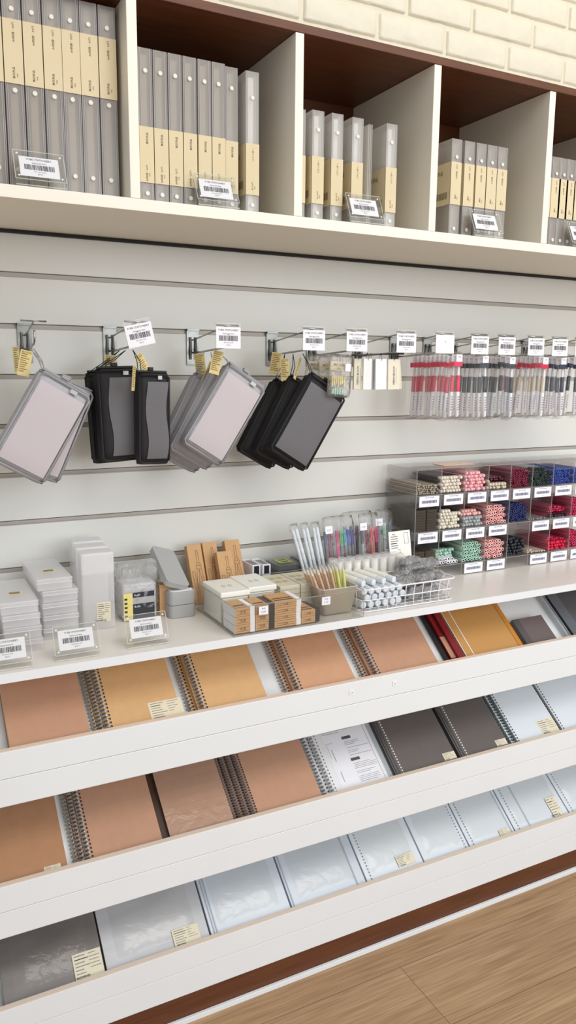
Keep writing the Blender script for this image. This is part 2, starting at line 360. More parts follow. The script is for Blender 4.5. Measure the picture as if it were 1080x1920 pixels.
# tiny price stickers on the first lip
for i, x in enumerate((.864, .9775)):
    s_ = MB().box(-.006, .006, -.0006, 0, -.006, .006).text('2.9', .005, (0, -.0008, -.001), mat=1).build('price_sticker', ['paper', 'bluelabel'], loc=(x, -.3305, .655))
    tag(s_, ['tiny white price sticker on the upper tray lip, the left one', 'tiny white price sticker on the upper tray lip, the right one'][i], 'sticker', 'price stickers on the tray lip')

# ------------------------------------------------------------ notebooks in trays
TH = .0075
def tray_thing(row, x, name, label, cat, level=0, off=0.0, rz=0.0, group=None, s=0.0, t=.007):
    """origin on tray floor plane + level, local x right, y up the slope, z out of the tray"""
    zl = LIP[row]; h = off+.0006; z0 = zl-.010-.030/COS
    p = Vector((x, YI, z0))+Vector((0, -SIN, COS))*h+Vector((0, COS, SIN))*(.0015+s+(h+t)*TAN)
    R = Matrix.Rotation(A38, 3, 'X') @ Matrix.Rotation(rz, 3, 'Z')
    o = thing(name, label, cat, p, (0, 0, 0), group); o.rotation_euler = R.to_euler(); return o
def coil_geo(L, side_x, t, n=26, r=.0064, mat=0, seg=9, tw=.00095):
    mb = MB()
    for i in range(n):
        y = L*(.03+.94*i/(n-1))
        for dy in (-.0011, .0011):
            pts = [(side_x+r*math.cos(a), y+dy, t/2+r*math.sin(a)) for a in [2*PI*k/seg for k in range(seg)]]
            mb.tube(pts, tw, 4, mat, closed=True)
    return mb
def sticker_geo(w, h, sd=0, lines=7):
    """cream product sticker lying in local xy with small print"""
    rnd = random.Random(sd); mb = MB().box(0, w, 0, h, 0, .0003)
    for i in range(lines):
        y = h*(.9-.8*i/(lines-1)); x = w*.06
        e = w*rnd.uniform(.28, .5)
        mb.box(x, x+e, y-h*.018, y+h*.018, .0003, .00045, 1 if i == 1 else 2)
        if i < 5: mb.box(w*.56, w*rnd.uniform(.7, .95), y-h*.014, y+h*.014, .0003, .00045, 2)
    mb.text('無印良品', h*.14, (w*.26, h*.07, .0005), (1, 0, 0), (0, 1, 0), 1)
    return mb
def notebook(row, x0, x1, label, cover='kraft', coil=None, L=.21, t=TH, level=0, holes=None, sticker=None, group=None, page='page', rz=0, coilmat='silver', n=26, cat='notebook', edge=None, clearcover=False, off=None, coilr=.0064):
    o = level*.0095 if off is None else off
    T = tray_thing(row, x0, 'spiral_notebook' if coil or holes else 'notebook', label, cat, off=o, rz=rz, group=group, t=t)
    w = x1-x0
    MB().box(.002, w-.001, .001, L-.001, .0006, t-.0006).build('page_block', page, T)
    MB().box(0, w, 0, L, t-.0006, t).box(0, w, 0, L, 0, .0006).build('cover', cover, T, bevel=0)
    if clearcover: MB().box(-.0005, w+.001, -.0005, L+.001, t+.0003, t+.0008).build('plastic_cover', 'ppwhite' if clearcover is True else clearcover, T)
    if coil:
        xs = -.001 if coil == 'L' else w+.001
        coil_geo(L, xs, t, n=n, r=coilr).build('coil', coilmat, T, smooth=True)
    if holes or coil:
        h = MB(); hs = holes or coil; xs = .0055 if hs == 'L' else w-.0055
        for i in range(n):
            y = L*(.03+.94*i/(n-1)); h.box(xs-.0016, xs+.0016, y-.0021, y+.0021, t+.0001, t+.00035+(.0006 if clearcover else 0))
        h.build('punched_holes', 'hole' if coil or holes == 'x' else 'holelight', T)
    if sticker:
        sx, sy, sw_, sh = sticker
        sticker_geo(sw_, sh, int(sx*1000)).build('sticker', ['cream', 'ink', 'ink2'], T, loc=(sx, sy, t+.0009 if clearcover else t+.0001))
    if edge: MB().box(w-.010, w, 0, L, t+.0001, t+.0006).build('edge_band', edge, T)
    return T
M['holelight'] = pm('hole_light', (232, 228, 220), 0.6)
M['holegrey'] = pm('hole_grey', (120, 122, 126), 0.6)
G1 = 'kraft notebooks in the upper tray'
# upper tray
notebook(1, .165, .307, 'reddish kraft notebook without a coil, far left of the upper tray', 'kraft', L=.20, off=.002, t=.026)
for k in range(3):
    notebook(1, .335+.010*k-.012, (.487 if k == 2 else .46), ['lowest', 'middle', 'topmost'][k]+' ochre coil notebook of the stack with the cream sticker, upper tray', 'ochre', 'L', level=k, sticker=(.083, .009, .067, .038) if k == 2 else None, group=G1)
for k in range(3):
    notebook(1, .517+.010*k-.002, (.672, .6732, .672)[k], ['lowest', 'turned-round middle', 'topmost'][k]+' ochre coil notebook of the second coil stack, upper tray', 'ochre', 'LRL'[k], level=k, group=G1, coilr=(.0064, .0040, .0064)[k])
for k in range(3):
    notebook(1, .730+.010*k, (.888, .8902, .888)[k], ['lowest', 'turned-round middle', 'topmost'][k]+' rosy tan coil notebook of the third coil stack, upper tray', 'tan', 'LRL'[k], level=k, group=G1, coilr=(.0064, .0040, .0064)[k])
for k in range(3):
    notebook(1, .925+.0115*k, (1.115, 1.1172, 1.115)[k], ['lowest', 'turned-round middle', 'topmost'][k]+' rosy tan coil notebook of the fourth coil stack, left of the red notebooks', 'kraft', 'LRL'[k], level=k, group=G1, coilr=(.0064, .0040, .0064)[k])
# red notebooks
for i, (x0, x1, c, l) in enumerate([(1.153, 1.176, 'black', 'narrow black notebook half under the dark red ones, upper tray'), (1.164, 1.190, 'red', 'dark red notebook with a cream paper band, upper tray'), (1.178, 1.196, 'red', 'dark red notebook without a band, against the gold folder')]):
    T = tray_thing(1, x0, 'notebook', l, 'notebook', off=.002+.0075*i, group='red and black notebooks')
    MB().box(.001, x1-x0-.001, .001, .178, .0006, .0064).build('page_block', 'page', T)
    MB().box(0, x1-x0, 0, .18, 0, .0006).box(0, x1-x0, 0, .18, .0064, .007).box(0, .0008, 0, .18, 0, .007).build('cover', c, T)
    if i == 1: MB().box(-.0004, .017, .028, .088, .007, .0075).build('paper_band', pm('tan_band', (186, 140, 110), .7), T)
# gold folder
T = tray_thing(1, 1.200, 'notebook', 'gold kraft planner with a white line at left and an orange right edge, upper tray', 'notebook', off=.002, t=.0245)
MB().box(.002, .176, .001, .207, .001, .022).build('page_block', 'page', T)
MB().box(0, .178, 0, .209, .022, .023).box(0, .178, 0, .209, 0, .001).build('cover', 'gold', T)
MB().box(.0225, .0245, 0, .209, .0231, .0235).box(0, .0015, 0, .209, .0231, .0235).build('white_line', 'paper', T)
MB().box(.166, .179, 0, .2095, .0231, .0242).build('edge_band', 'orange', T)
# passport notebook
T = tray_thing(1, 1.396, 'notebook', 'small rounded brown grey passport-size notebook beside the gold planner', 'notebook', off=.002, t=.0218)
MB().box(.002, .097, .001, .088, .0008, .0206).build('page_block', 'page', T)
MB().box(0, .099, 0, .09, .0206, .0214).box(0, .099, 0, .09, 0, .0008).box(-.0004, .0006, 0, .09, 0, .0214).build('cover', 'passport', T, bevel=0.0003)
MB().box(0, .020, 0.0002, .0898, .0214, .0216).build('spine_tape', 'dgrey', T)
T = tray_thing(1, 1.542, 'file_folder', 'dark grey file folder with clear left edge, far right of the upper tray', 'folder', off=.002, t=.024)
MB().box(.024, .19, 0, .21, 0, .022).build('cover', 'dgrey', T, bevel=.001)
MB().box(0, .006, 0, .21, 0, .014).box(.008, .011, 0, .21, 0, .016).build('clear_edge', 'ppwhite', T)
MB().box(.012, .045, 0, .21, .0225, .0235).build('spine_sleeve', pm('slate_sleeve', (96, 102, 108), .3), T)
# middle tray
notebook(2, .105, .255, 'dark kraft notebook with a small sticker, far left of the middle tray', 'dkraft', L=.21, off=.002, t=.0265, sticker=(.108, .001, .030, .014))
for k in range(3):
    notebook(2, .277+.0105*k, (.4415 if k == 2 else .42), ['lowest', 'middle', 'topmost'][k]+' kraft coil notebook of the left coil stack, middle tray', 'kraft', 'L', level=k, group='kraft coil notebooks in the middle tray')
notebook(2, .4435, .462, 'dark brown notebook mostly hidden under the ruled planner, middle tray', pm('umber', (70, 46, 34), .5), off=.001, t=.017)
notebook(2, .458, .596, 'kraft planner with faint ruled lines under a clear cover, middle tray', 'kraft', off=.002, t=.025, clearcover='bagflat')
pl = [o for o in COL.objects if o.name.startswith('notebook')][-1]
mb = MB()
for i in range(11): mb.box(.012, .126, .012+.018*i, .0124+.018*i, .02505, .0251)
mb.build('ruled_lines', pm('rule', (160, 112, 84), .7), pl)
M['coilclear'] = pm('smoky_coil', (150, 136, 132), 0.2, alpha=0.85)
for k in range(4):
    notebook(2, .607+.0125*k, (.807 if k == 3 else .78), ['lowest', 'second lowest', 'second highest', 'topmost'][k]+' kraft notebook with smoky plastic coil, middle tray', 'kraft', 'L', off=.0072*k, t=.0062, n=34, coilmat='coilclear', group='smoky coil kraft notebooks', coilr=.006)
M['coilwhite'] = pm('milky_coil', (238, 240, 243), 0.25, alpha=0.9)
nb = None
for k in range(2):
    nb = notebook(2, .828+.014*k, (.990 if k else .97), ['white refill notebook with milky coil, under the one with the instruction sheet', 'white loose-leaf notebook with milky coil rings and a printed instruction sheet'][k], 'whitepage', 'L', off=.002+.011*k, t=.009, n=24, page='whitepage', coilmat='coilwhite', coilr=.0075, group=None)
mb = MB().box(.022, .140, .012, .196, .0091, .0094)
Xs, Ys = (1, 0, 0), (0, 1, 0)
def t2(s, size, x, y, mat=1): mb.text(s, size, (x, y, .0096), Xs, Ys, mat)
t2('バインダーノートの使用方法と便利な使い方', .0062, .082, .164)
for yy, a, b in [(.153, .026, .110), (.148, .026, .070), (.121, .074, .112), (.117, .074, .112), (.113, .074, .100), (.105, .074, .134), (.098, .074, .105), (.094, .074, .1), (.087, .074, .134), (.066, .074, .12), (.062, .074, .134), (.058, .074, .134), (.054, .074, .134), (.046, .074, .124), (.042, .074, .11), (.034, .074, .13), (.030, .074, .13), (.026, .074, .13), (.022, .074, .12)]:
    mb.box(a, b, yy, yy+.0009, .0094, .0096, 2)
for yy in (.128, .073): mb.box(.072, .096, yy, yy+.007, .0094, .0097, 1)
for a, b, c, d in [(.0265, .0272, .09, .125), (.034, .0355, .08, .11), (.034, .0355, .03, .055), (.026, .045, .125, .1256)]: mb.box(a, b, c, d, .0094, .0096, 2)
mb.line2([(.0245, .014), (.1375, .014), (.1375, .185), (.0245, .185)], .0008, (0, 0, .0096), Xs, Ys, 1)
mb.build('instruction_sheet', ['paper', 'ink', 'ink2'], nb)
MB().box(.001, .162, -.001, .209, .0100, .0104).build('clear_sleeve', 'sleeve', nb)
MB().box(.146, .158, 0, .209, .0092, .0098).build('divider_tab', 'ppwhite', nb)
for i, (x0, x1, xs) in enumerate([(1.001, 1.186, (.145, .012, .036, .018)), (1.192, 1.350, (.118, .012, .034, .016))]):
    T = notebook(2, x0+.004, x1, ['charcoal loose-leaf notebook with white punched holes, left of the two, middle tray', 'charcoal loose-leaf notebook with white punched holes, right of the two, middle tray'][i], 'charcoal', None, off=.002, t=.025, n=28, sticker=xs, page='dgrey', group='charcoal notebooks in the middle tray')
    h = MB()
    for k in range(28):
        y = .008+.007*k; h.box(.020, .0232, y, y+.0034, .02505, .0253)
    h.build('punched_holes', 'holelight', T)
    MB().box(.012, .0135, 0, .21, .0251, .0262).box(.004, .0075, 0, .21, .025, .0272).build('spine_ridge', 'dgrey', T)
M['coilteal'] = pm('grey_green_coil', (104, 124, 122), 0.3, metal=.5)
for k in range(3):
    notebook(2, 1.362+.0125*k-.006, (1.528 if k == 2 else 1.5), ['lowest', 'middle', 'topmost'][k]+' milky white coil notebook of the stack with grey green coils, middle tray', 'albumw', 'L', off=.0085*k, t=.0078, page='whitepage', coilmat='coilteal', coilr=.0048, sticker=(.088, .012, .058, .04) if k == 2 else None, group='milky coil notebooks')
notebook(2, 1.537, 1.70, 'milky white notebook with a dark coil, far right of the middle tray', 'albumw', 'L', off=.002, t=.0235, page='whitepage', coilmat='wire', coilr=.0042)
# lower tray
def pack(x0, x1, label, mat, st=None, off=.0025, t=.0255, hol=None, L=.24, name='sheet_pack', cat='paper pack', bag=True, holmat='holegrey', ridge=None):
    T = tray_thing(3, x0, name, label, cat, off=off, t=t+(.003 if bag else .001)); w = x1-x0
    MB().box(.0012, w-.0012, .001, L-.002, 0, t).build('sheets', mat, T, bevel=.0008)
    if bag: 
        b = MB().pillow(.0002, w-.0002, -.001, L+.002, t+.004, nx=8, nz=12, rough=.0006, sd=int(x0*999), p=9, rc=.02)
        b.v = [(x, z, -y+t/2) for x, y, z in b.v]; b.build('clear_wrap', 'bagflat', T, smooth=True)
    if hol:
        h = MB()
        for xs in hol:
            for k in range(30):
                y = .006+.0075*k; h.box(xs-.001, xs+.001, y, y+.0035, t+.0021, t+.0024)
        h.build('punched_holes', holmat, T)
    for xs in ridge or (): MB().box(xs, xs+.0022, 0, L, t+.001, t+.0035).build('spine_ridge', 'ppwhite', T)
    if st:
        sx, sy, sw_, sh = st; sticker_geo(sw_, sh, int(sx*999)).build('sticker', ['cream', 'ink', 'ink2'], T, loc=(sx, sy, t+.0024))
    return T
pack(.128, .3200, 'dark grey loose-leaf sheet pack in a clear bag, far left of the lower tray', 'greybag', (.133, .003, .056, .048))
pack(.3210, .5410, 'pale grey sheet pack in a clear bag with sticker at its right corner, lower tray', 'greybag2', (.142, .003, .057, .034))
pack(.5425, .7330, 'silvery white album with ridged left edge, first album of the lower tray', 'albumg', name='photo_album', cat='album', ridge=(.008, .014), t=.0255, off=.0025)
pack(.7345, .9310, 'plain white album between the ridged album and the one with dotted left edge, lower tray', 'albumg', name='photo_album', cat='album', ridge=(.006, .172), t=.0255, off=.0025)
pack(.9325, 1.0965, 'white album with dotted left edge and a sticker, lower tray', 'albumw', (.094, .012, .050, .026), name='photo_album', cat='album', hol=(.014,), t=.0255, off=.0025)
pack(1.0980, 1.2375, 'white album with a dotted right edge, lower tray', 'albumw', name='photo_album', cat='album', hol=(.128,), t=.0255, off=.0025)
pack(1.2390, 1.3885, 'white album with dotted left edge right of the one dotted at its right', 'albumw', (.100, .003, .034, .016), name='photo_album', cat='album', hol=(.013,), t=.008, off=.02, ridge=(.138,))
pack(1.3900, 1.5815, 'white album with dotted left edge and tall cream sticker, lower tray', 'albumw', (.138, .006, .034, .052), name='photo_album', cat='album', hol=(.015,), t=.008, off=.02, ridge=(.05,))
pack(1.5830, 1.76, 'white album at the far right of the lower tray', 'albumw', name='photo_album', cat='album', hol=(.013,), t=.0255, off=.0025)

# ------------------------------------------------------------ price cards
def card_geo(mb, w, h, cx=0, cz=0, y=0, m0=0, sd=0, texts=('YUBE STATIONERY', 'Stationery Item', '4550182112345', '$4.90')):
    rnd = random.Random(sd); x = cx-w*.38; yy = y-.0003
    mb.text(texts[0], h*.13, (cx, yy, cz+h*.36), mat=m0+1, sx=1.0)
    if texts[1]: mb.text(texts[1], h*.10, (cx, yy, cz+h*.19), mat=m0+1)
    while x < cx+w*.38:
        b = w*rnd.choice((.008, .012, .02, .026)); mb.quad((x, yy, cz-h*.16), (x+b, yy, cz-h*.16), (x+b, yy, cz+h*.1), (x, yy, cz+h*.1), m0+1); x += b+w*rnd.choice((.008, .012, .018))
    if texts[2]: mb.text(texts[2], h*.08, (cx, yy, cz-h*.25), mat=m0+2)
    mb.text(texts[3], h*.10, (cx, yy, cz-h*.37), mat=m0+2)
    return mb
def sign_holder(x, y, z, label, rz=0, w=.08, group='acrylic price stands'):
    T = thing('price_stand', label, 'price sign', (x, y, z), (0, 0, rz), group)
    al = math.radians(24); h = .052
    Rx = Matrix.Translation((0, -.012, .010)) @ Matrix.Rotation(-al, 4, 'X')
    MB().box(-w/2, w/2, -.0030, 0.0, 0, h, X=Rx).box(-w/2, w/2, .0012, .0042, 0, h, X=Rx).build('acrylic_plate', 'acrylic', T)
    e = MB()
    for a, b in (((-w/2, 0), (w/2, 0)), ((w/2, 0), (w/2, h)), ((w/2, h), (-w/2, h)), ((-w/2, h), (-w/2, 0))):
        e.tube([Rx @ Vector((a[0], -.0030, a[1])), Rx @ Vector((b[0], -.0030, b[1]))], .0006, 4)
    for a in (-.016, .014): e.tube([(-w/2, a, .002), (w/2, a, .002)], .0007, 4)
    e.build('edge', 'acrylicedge', T)
    MB().box(-w/2, w/2, -.016, .014, .0003, .0033).box(-w/2, w/2, -.0135, -.0105, .0035, .0105).build('base', 'acrylic', T)
    s = MB()
    for a in (-w/2+.006, w/2-.006):
        for b in (.006, h-.006): s.add([Rx @ Vector((a+.0018*math.cos(q), -.0034, b+.0018*math.sin(q))) for q in [k*PI/4 for k in range(8)]], [tuple(range(8))])
    s.build('screw', 'rivet', T)
    c = MB(); c.box(-w*.39, w*.39, .0001, .0006, .008, h-.008); card_geo(c, w*.78, h-.016, 0, h/2, .0000, 0)
    c.v = [tuple(Rx @ Vector(v)) for v in c.v]; c.build('price_card', ['paper', 'ink', 'ink2'], T)
    return T
p0 = sign_holder(.263, -.292, 1.6245, 'acrylic price stand in front of the tallest binders, first cubby')
for x, l, s in [(.572, 'acrylic price stand in front of the grey binders of the second cubby', 1), (.889, 'acrylic price stand in front of the sparse binders of the third cubby', 1), (1.201, 'acrylic price stand in front of the short binders of the fourth cubby', 1), (1.49, 'acrylic price stand in the cubby at the right edge', 1)]:
    dup(p0, (x, -.292, 1.6245), label=l)
for x, y, l in [(.170, -.300, 'acrylic price stand at the counter edge, before the lower stack of flat cases'), (.290, -.298, 'acrylic price stand at the counter edge, between flat cases and tall boxes'), (.424, -.290, 'acrylic price stand at the counter edge, before the crinkled bag')]:
    dup(p0, (x, y, .8205), label=l)

# ------------------------------------------------------------ binders
def binder(w, h, band, t1, t2_, label, group, x, d=.225, mat='ppgrey', riv=(), strip=False, y=-.27, tilt=0, bandd=.09):
    T = thing('ring_binder', label, 'binder', (x, y, 1.6245), (0, tilt, 0), group)
    th = .0016
    MB().box(0, th, .0, d, 0, h).box(w-th, w, .0, d, 0, h).build('cover', mat, T, bevel=.0004)
    MB().box(th, w-th, 0, .0018, 0, h).build('spine', mat, T)
    s = MB()
    for xx in (.0006, .0035, w-.0042, w-.0012): s.box(xx, xx+.0007, -.0007, .0, 0, h)
    s.build('spine_rib', 'ppedge', T)
    MB().box(w*.3, w*.7, .008, .012, .008, h-.008).build('ring_plate', 'whitepage' if strip else 'ringplate', T)
    r = MB()
    for k in range(int(h/.022)):
        zc = .018+.022*k
        pts = [(w/2+w*.34*math.cos(a), .022+.011*math.sin(a), zc) for a in [2*PI*q/8 for q in range(8)]]
        r.tube(pts, .0008, 4, closed=True)
    r.build('rings', 'silver', T)
    for zr in riv:
        MB().lathe([(.0042, -.0012), (.0034, -.0022)], 10, axis='y', o=(w*.5, 0, zr)).build('rivet', 'rivet', T)
    b = MB().box(-.0006, w+.0006, -.0016, -.0008, band[0], band[1]).box(-.0006, -.0002, -.0016, bandd, band[0], band[1]).box(w+.0002, w+.0006, -.0016, bandd, band[0], band[1])
    zc = (band[0]+band[1])/2; H = band[1]-band[0]
    b.text(t1, .0047, (w*.55, -.0019, band[1]-.019), (0, 0, 1), (-1, 0, 0), 1)
    b.text(t2_, .0044, (w*.50, -.0019, band[0]+.016), (0, 0, 1), (-1, 0, 0), 1); b.text('MUJI', .0028, (w*.68, -.0019, band[0]+.013), (0, 0, 1), (-1, 0, 0), 1)
    for k in range(9): b.quad((-.0008, .01+.004*k, band[0]+.012), (-.0008, .01+.004*k+.002, band[0]+.012), (-.0008, .01+.004*k+.002, band[0]+.026), (-.0008, .01+.004*k, band[0]+.026), 1)
    b.text('無印良品', .010, (-.0008, .045, band[1]-.02), (0, -1, 0), (0, 0, 1), 1)
    b.build('paper_band', ['band', 'bandink'], T)
    return T
xs = [.160, .190, .220, .251, .282, .3115, .3415, .3725]; xs = [.1885, .2195, .2505, .2815, .311, .3410, .3720]
b1 = None
for i, x in enumerate(xs):
    l = ORD[i]+' tall grey A4 binder from the left in the first cubby'
    if i == 0: b1 = binder(.0290, .306, (.162, .257), 'A4判用・30穴', '無印良品', l, 'tall binders in the first cubby', x, riv=(.032, .152, .272))
    else: dup(b1, (x, -.27, 1.6245), label=l)
dup(b1, (.1575, -.27, 1.6245), label='tall grey binder cut by the left edge of the picture')
b2 = None
for i, x in enumerate([.4385, .4655, .4925, .5195, .5475, .5745]):
    l = ORD[i]+' grey B5 binder from the left in the second cubby'
    if i == 0: b2 = binder(.0252, .254, (.036, .128), '無印良品', 'B5判用・26穴', l, 'grey binders in the second cubby', x, riv=(.018, .218))
    else: dup(b2, (x, -.27, 1.6245), label=l)
dup(b2, (.6035, -.262, 1.6245), label='grey binder standing just left of the pale binder, second cubby')
binder(.0270, .250, (.036, .126), 'バインダー', 'B5 26穴', 'pale binder with white inner strip, rightmost in the second cubby', 'pale binders', .640, mat='pplight', riv=(.018, .205), strip=True, y=-.272)
b3 = None
for i, (x, y) in enumerate([(.7445, -.262), (.781, -.27), (.823, -.272), (.871, -.27), (.9525, -.27)]):
    l = ['pale binder mostly behind the divider, leftmost in the third cubby', 'first fully seen pale binder of the third cubby', 'pale binder with bright inner strip, middle of the three left ones, third cubby', 'pale binder behind the price stand in the third cubby', 'pale binder standing alone at the right of the third cubby'][i]
    if i == 0: b3 = binder(.0265, .205, (.035, .122), 'バインダー', 'A5 20穴', l, 'pale binders in the third cubby', x, d=.18, mat='pplight', riv=(.018, .170), strip=True, y=y)
    else: dup(b3, (x, y, 1.6245), label=l)
MB().box(0, .003, 0, .19, 0, .2).build('x', 'pplight') if False else None
T = thing('clear_cover_sheet', 'bare clear cover sheets leaning between the binders of the third cubby', 'binder cover', (.915, -.262, 1.6245))
for k in range(3): MB().box(.004*k, .004*k+.0012, .0, .18, 0, .200).build('sheet', 'pplight', T)
b4 = None
for i, x in enumerate([1.119, 1.154, 1.1865, 1.217, 1.2465]):
    l = ORD[i]+' short grey A5 binder from the left in the fourth cubby'
    if i == 0: b4 = binder(.0275, .199, (.067, .153), 'A5判用・20穴', '無印', l, 'short binders in the fourth cubby', x, d=.17, riv=(.018, .163))
    else: dup(b4, (x, -.27, 1.6245), label=l)
for i, x in enumerate([1.380, 1.409, 1.4325, 1.456, 1.481]):
    dup(b4, (x, -.27, 1.6245), label=ORD[i]+' short binder in the cubby at the right edge', group='short binders in the fifth cubby')

# ------------------------------------------------------------ hooks
def hook(x, label, L=.2, ticket=1, tilt=0, sd=0):
    T = thing('slatwall_hook', label, 'hook', (x, 0, 1.42), group='chrome slatwall hooks')
    b = MB().box(-.014, .014, -.0035, -.0005, -.072, .006).box(-.014, .014, -.008, -.0005, .002, .006)
    b.tube([(-.006, -.006, -.06), (-.006, -.009, -.04), (-.006, -.006, -.012)], .0026, 8).tube([(.006, -.006, -.06), (.006, -.009, -.04), (.006, -.006, -.012)], .0026, 8)
    b.build('bracket', 'bracket', T, smooth=False)
    MB().tube([(0, -.004, -.045), (0, -.05, -.045), (0, -L+.006, -.037), (0, -L, -.032), (0, -L-.004, -.012)], .0021, 8).build('prong', 'chrome', T, smooth=True)
    w = MB().tube([(0, -.004, -.018), (0, -.03, -.015), (0, -L, .0045)], .0016, 8)
    w.tube([(-.024, -L, .005), (.024, -L, .005)], .0017, 8); w.build('ticket_arm', 'chrome', T, smooth=True)
    if ticket:
        t = MB().box(-.0275, .0275, -.0035, -.002, -.041, .009).box(-.0275, .0275, -.004, .003, .007, .010); t2o = t.build('ticket_holder', 'acrylic', T, loc=(0, -L, 0), rot=(0, tilt, 0))
        c = MB().box(-.0265, .0265, -.0048, -.0041, -.040, .0015)
        if ticket == 1: card_geo(c, .053, .040, 0, -.019, -.0048, 0, sd, ('YUBE STATIONERY', 'Stationery Item', '4550182112345', '$4.90'))
        c.build('ticket', ['paper', 'ink', 'ink2'], T, loc=(0, -L, 0), rot=(0, tilt, 0))
    return T
hook(.274, 'chrome hook without a price ticket, leftmost on the slatwall', L=.11, ticket=0)
hk = hook(.447, 'chrome hook with a tilted ticket above the two black upright pouches', tilt=math.radians(-13))
h3 = hook(.633, 'chrome hook with a ticket above the second bunch of grey pouches')
names = {.829: 'above the tilted black pouches', .936: 'above the little bag of gold pieces', 1.067: 'above the white booklets on chains', 1.280: 'above the second bunch of pen packs, black', 1.364: 'above the third bunch of pen packs, black and teal', 1.459: 'above the second red bunch of pen packs', 1.540: 'above the narrow navy bunch of pen packs', 1.62: 'above the last pen packs at the right edge'}
for x, n in names.items(): dup(h3, (x, 0, 1.42), label='chrome hook with a barcode ticket '+n)
hook(1.176, 'chrome hook with a blank white ticket above the first red pen packs', ticket=2)

# ------------------------------------------------------------ pouches
def pouch(x, y, z, ang, label, group, dark=False, w=.108, h=.185, d=.030, yawz=0, narrow=False, tag_ang=.5, tagpos=None, hx=None, pn=.10, face=True):
    T = thing('mesh_pouch', label, 'pouch', (x, y, z), (0, ang, yawz), group)
    body = 'meshdark' if dark else 'meshgrey'; tr = 'trimblack' if dark else 'trimgrey'
    MB().pillow(0, w, -h, 0, d, p=7, rc=.10, rough=.0008, sd=int(x*999)).build('body', body, T, smooth=True)
    # binding tape round front edge
    m = .004; y0 = -d*.38
    ring = [(m+.006, y0, -m), (w-m-.006, y0, -m), (w-m, y0, -m-.006), (w-m, y0, -h+m+.006), (w-m-.006, y0, -h+m), (m+.006, y0, -h+m), (m, y0, -h+m+.006), (m, y0, -m-.006)]
    MB().tube(ring, .0023, 6, closed=True).tube([(a, -b, c) for a, b, c in ring], .0023, 6, closed=True).build('binding_tape', tr, T, smooth=True)
    p = MB(); nx, nz = 8, 12; x0, x1 = w*.10, w*.92; z0, z1 = -h*.93, -h*pn
    if narrow: x0, x1 = w*.26, w*.88
    vs = []
    for j in range(nz+1):
        for i in range(nx+1):
            u = (x0+(x1-x0)*i/nx); v = z0+(z1-z0)*j/nz; U = 2*u/w-1; V = 2*(v+h)/h-1
            b = max(0, (1-abs(U)**7)*(1-abs(V)**7))**.5; vs.append((u+(.003*math.sin(j*.6) if narrow else 0), -d/2*b-.0016, v))
    fs = [(j*(nx+1)+i, j*(nx+1)+i+1, (j+1)*(nx+1)+i+1, (j+1)*(nx+1)+i) for j in range(nz) for i in range(nx)]
    if face: p.add(vs, fs); p.build('front_panel', 'insertgrey' if dark else 'insertwhite', T, smooth=True)
    MB().box(w*.06, w*.94, -.003, .003, -.001, .0035).build('zipper', tr, T, bevel=.001)
    MB().box(w*.60, w*.72, -.018, -.0165, -h*.075, -h*.035, X=None).build('silver_label', 'silvertab', T)
    MB().box(w*.38, w*.52, -.006, .004, .003, .010).build('zip_pull', tr, T, bevel=.001)
    # cord to the hook
    if hx:
        Rm = Matrix.Rotation(yawz, 3, 'Z') @ Matrix.Rotation(ang, 3, 'Y'); q = Rm.inverted() @ (Vector(hx)-Vector((x, y, z)))
        MB().tube([(.006, 0, -.002), q*.5+Vector((.006, 0, .0)), q], .0009, 5).tube([(.012, 0, -.002), q*.5+Vector((.012, 0, 0)), q], .0009, 5).build('hanging_cord', tr, T)
        g = MB().box(-.011, .011, -.0004, .0004, -.048, 0)
        for k in range(9): g.box(-.009, random.uniform(0, .009), -.0009, -.0004, -.008-.004*k, -.0065-.004*k, 1)
        g.text('無印良品', .0045, (0, -.0007, -.004), mat=1)
        o = g.build('paper_tag', ['tag', 'tagink'], T, rot=(0, 0, 0)); M4 = Matrix.Rotation(-ang, 4, 'Y') @ Matrix.Rotation(tag_ang, 4, 'Y') @ Matrix.Rotation(tagpos[1] if tagpos else 0, 4, 'Z')
        o.matrix_local = Matrix.Translation(q+Vector((0, -.004, -.008))+(Vector(tagpos[0]) if tagpos else Vector((0, 0, 0)))) @ M4
    return T
def R(d): return math.radians(d)
hp = lambda x, y: (x, y, 1.374)
# grey pouches, first hook
pouch(.274, -.150, 1.340, R(31), 'front grey mesh pouch with a pale lilac face, tilted on the leftmost hook', 'grey mesh pouches', hx=hp(.274, -.10), tag_ang=R(12), w=.112, h=.195, tagpos=((-.012, -.02, -.004), 0))
pouch(.283, -.112, 1.335, R(24), 'grey mesh pouch peeping out behind the front one on the leftmost hook', 'grey mesh pouches', hx=hp(.274, -.065), tag_ang=R(-3), w=.112, h=.195, tagpos=((-.028, 0, .0), R(50)))
# black pouches, second hook
pouch(.452, -.165, 1.332, R(1), 'black mesh pouch hanging upright, the right and front one of two on the tilted-ticket hook', 'black mesh pouches', True, w=.068, h=.182, narrow=True, hx=hp(.447, -.17), tag_ang=R(5), tagpos=((-.004, -.02, -.022), R(60)), d=.038)
pouch(.380, -.130, 1.338, R(-2), 'black mesh pouch hanging upright, left of two on the tilted-ticket hook', 'black mesh pouches', True, w=.088, h=.185, narrow=True, hx=hp(.447, -.12), tag_ang=R(-30), tagpos=((.02, -.01, 0), R(30)), d=.036)
pouch(.372, -.085, 1.330, R(-3), 'black mesh pouch almost hidden behind the two upright ones', 'black mesh pouches', True, face=False, w=.09, h=.185, hx=hp(.447, -.075), tag_ang=R(5), tagpos=((-.02, 0, 0), R(-30)), d=.030)
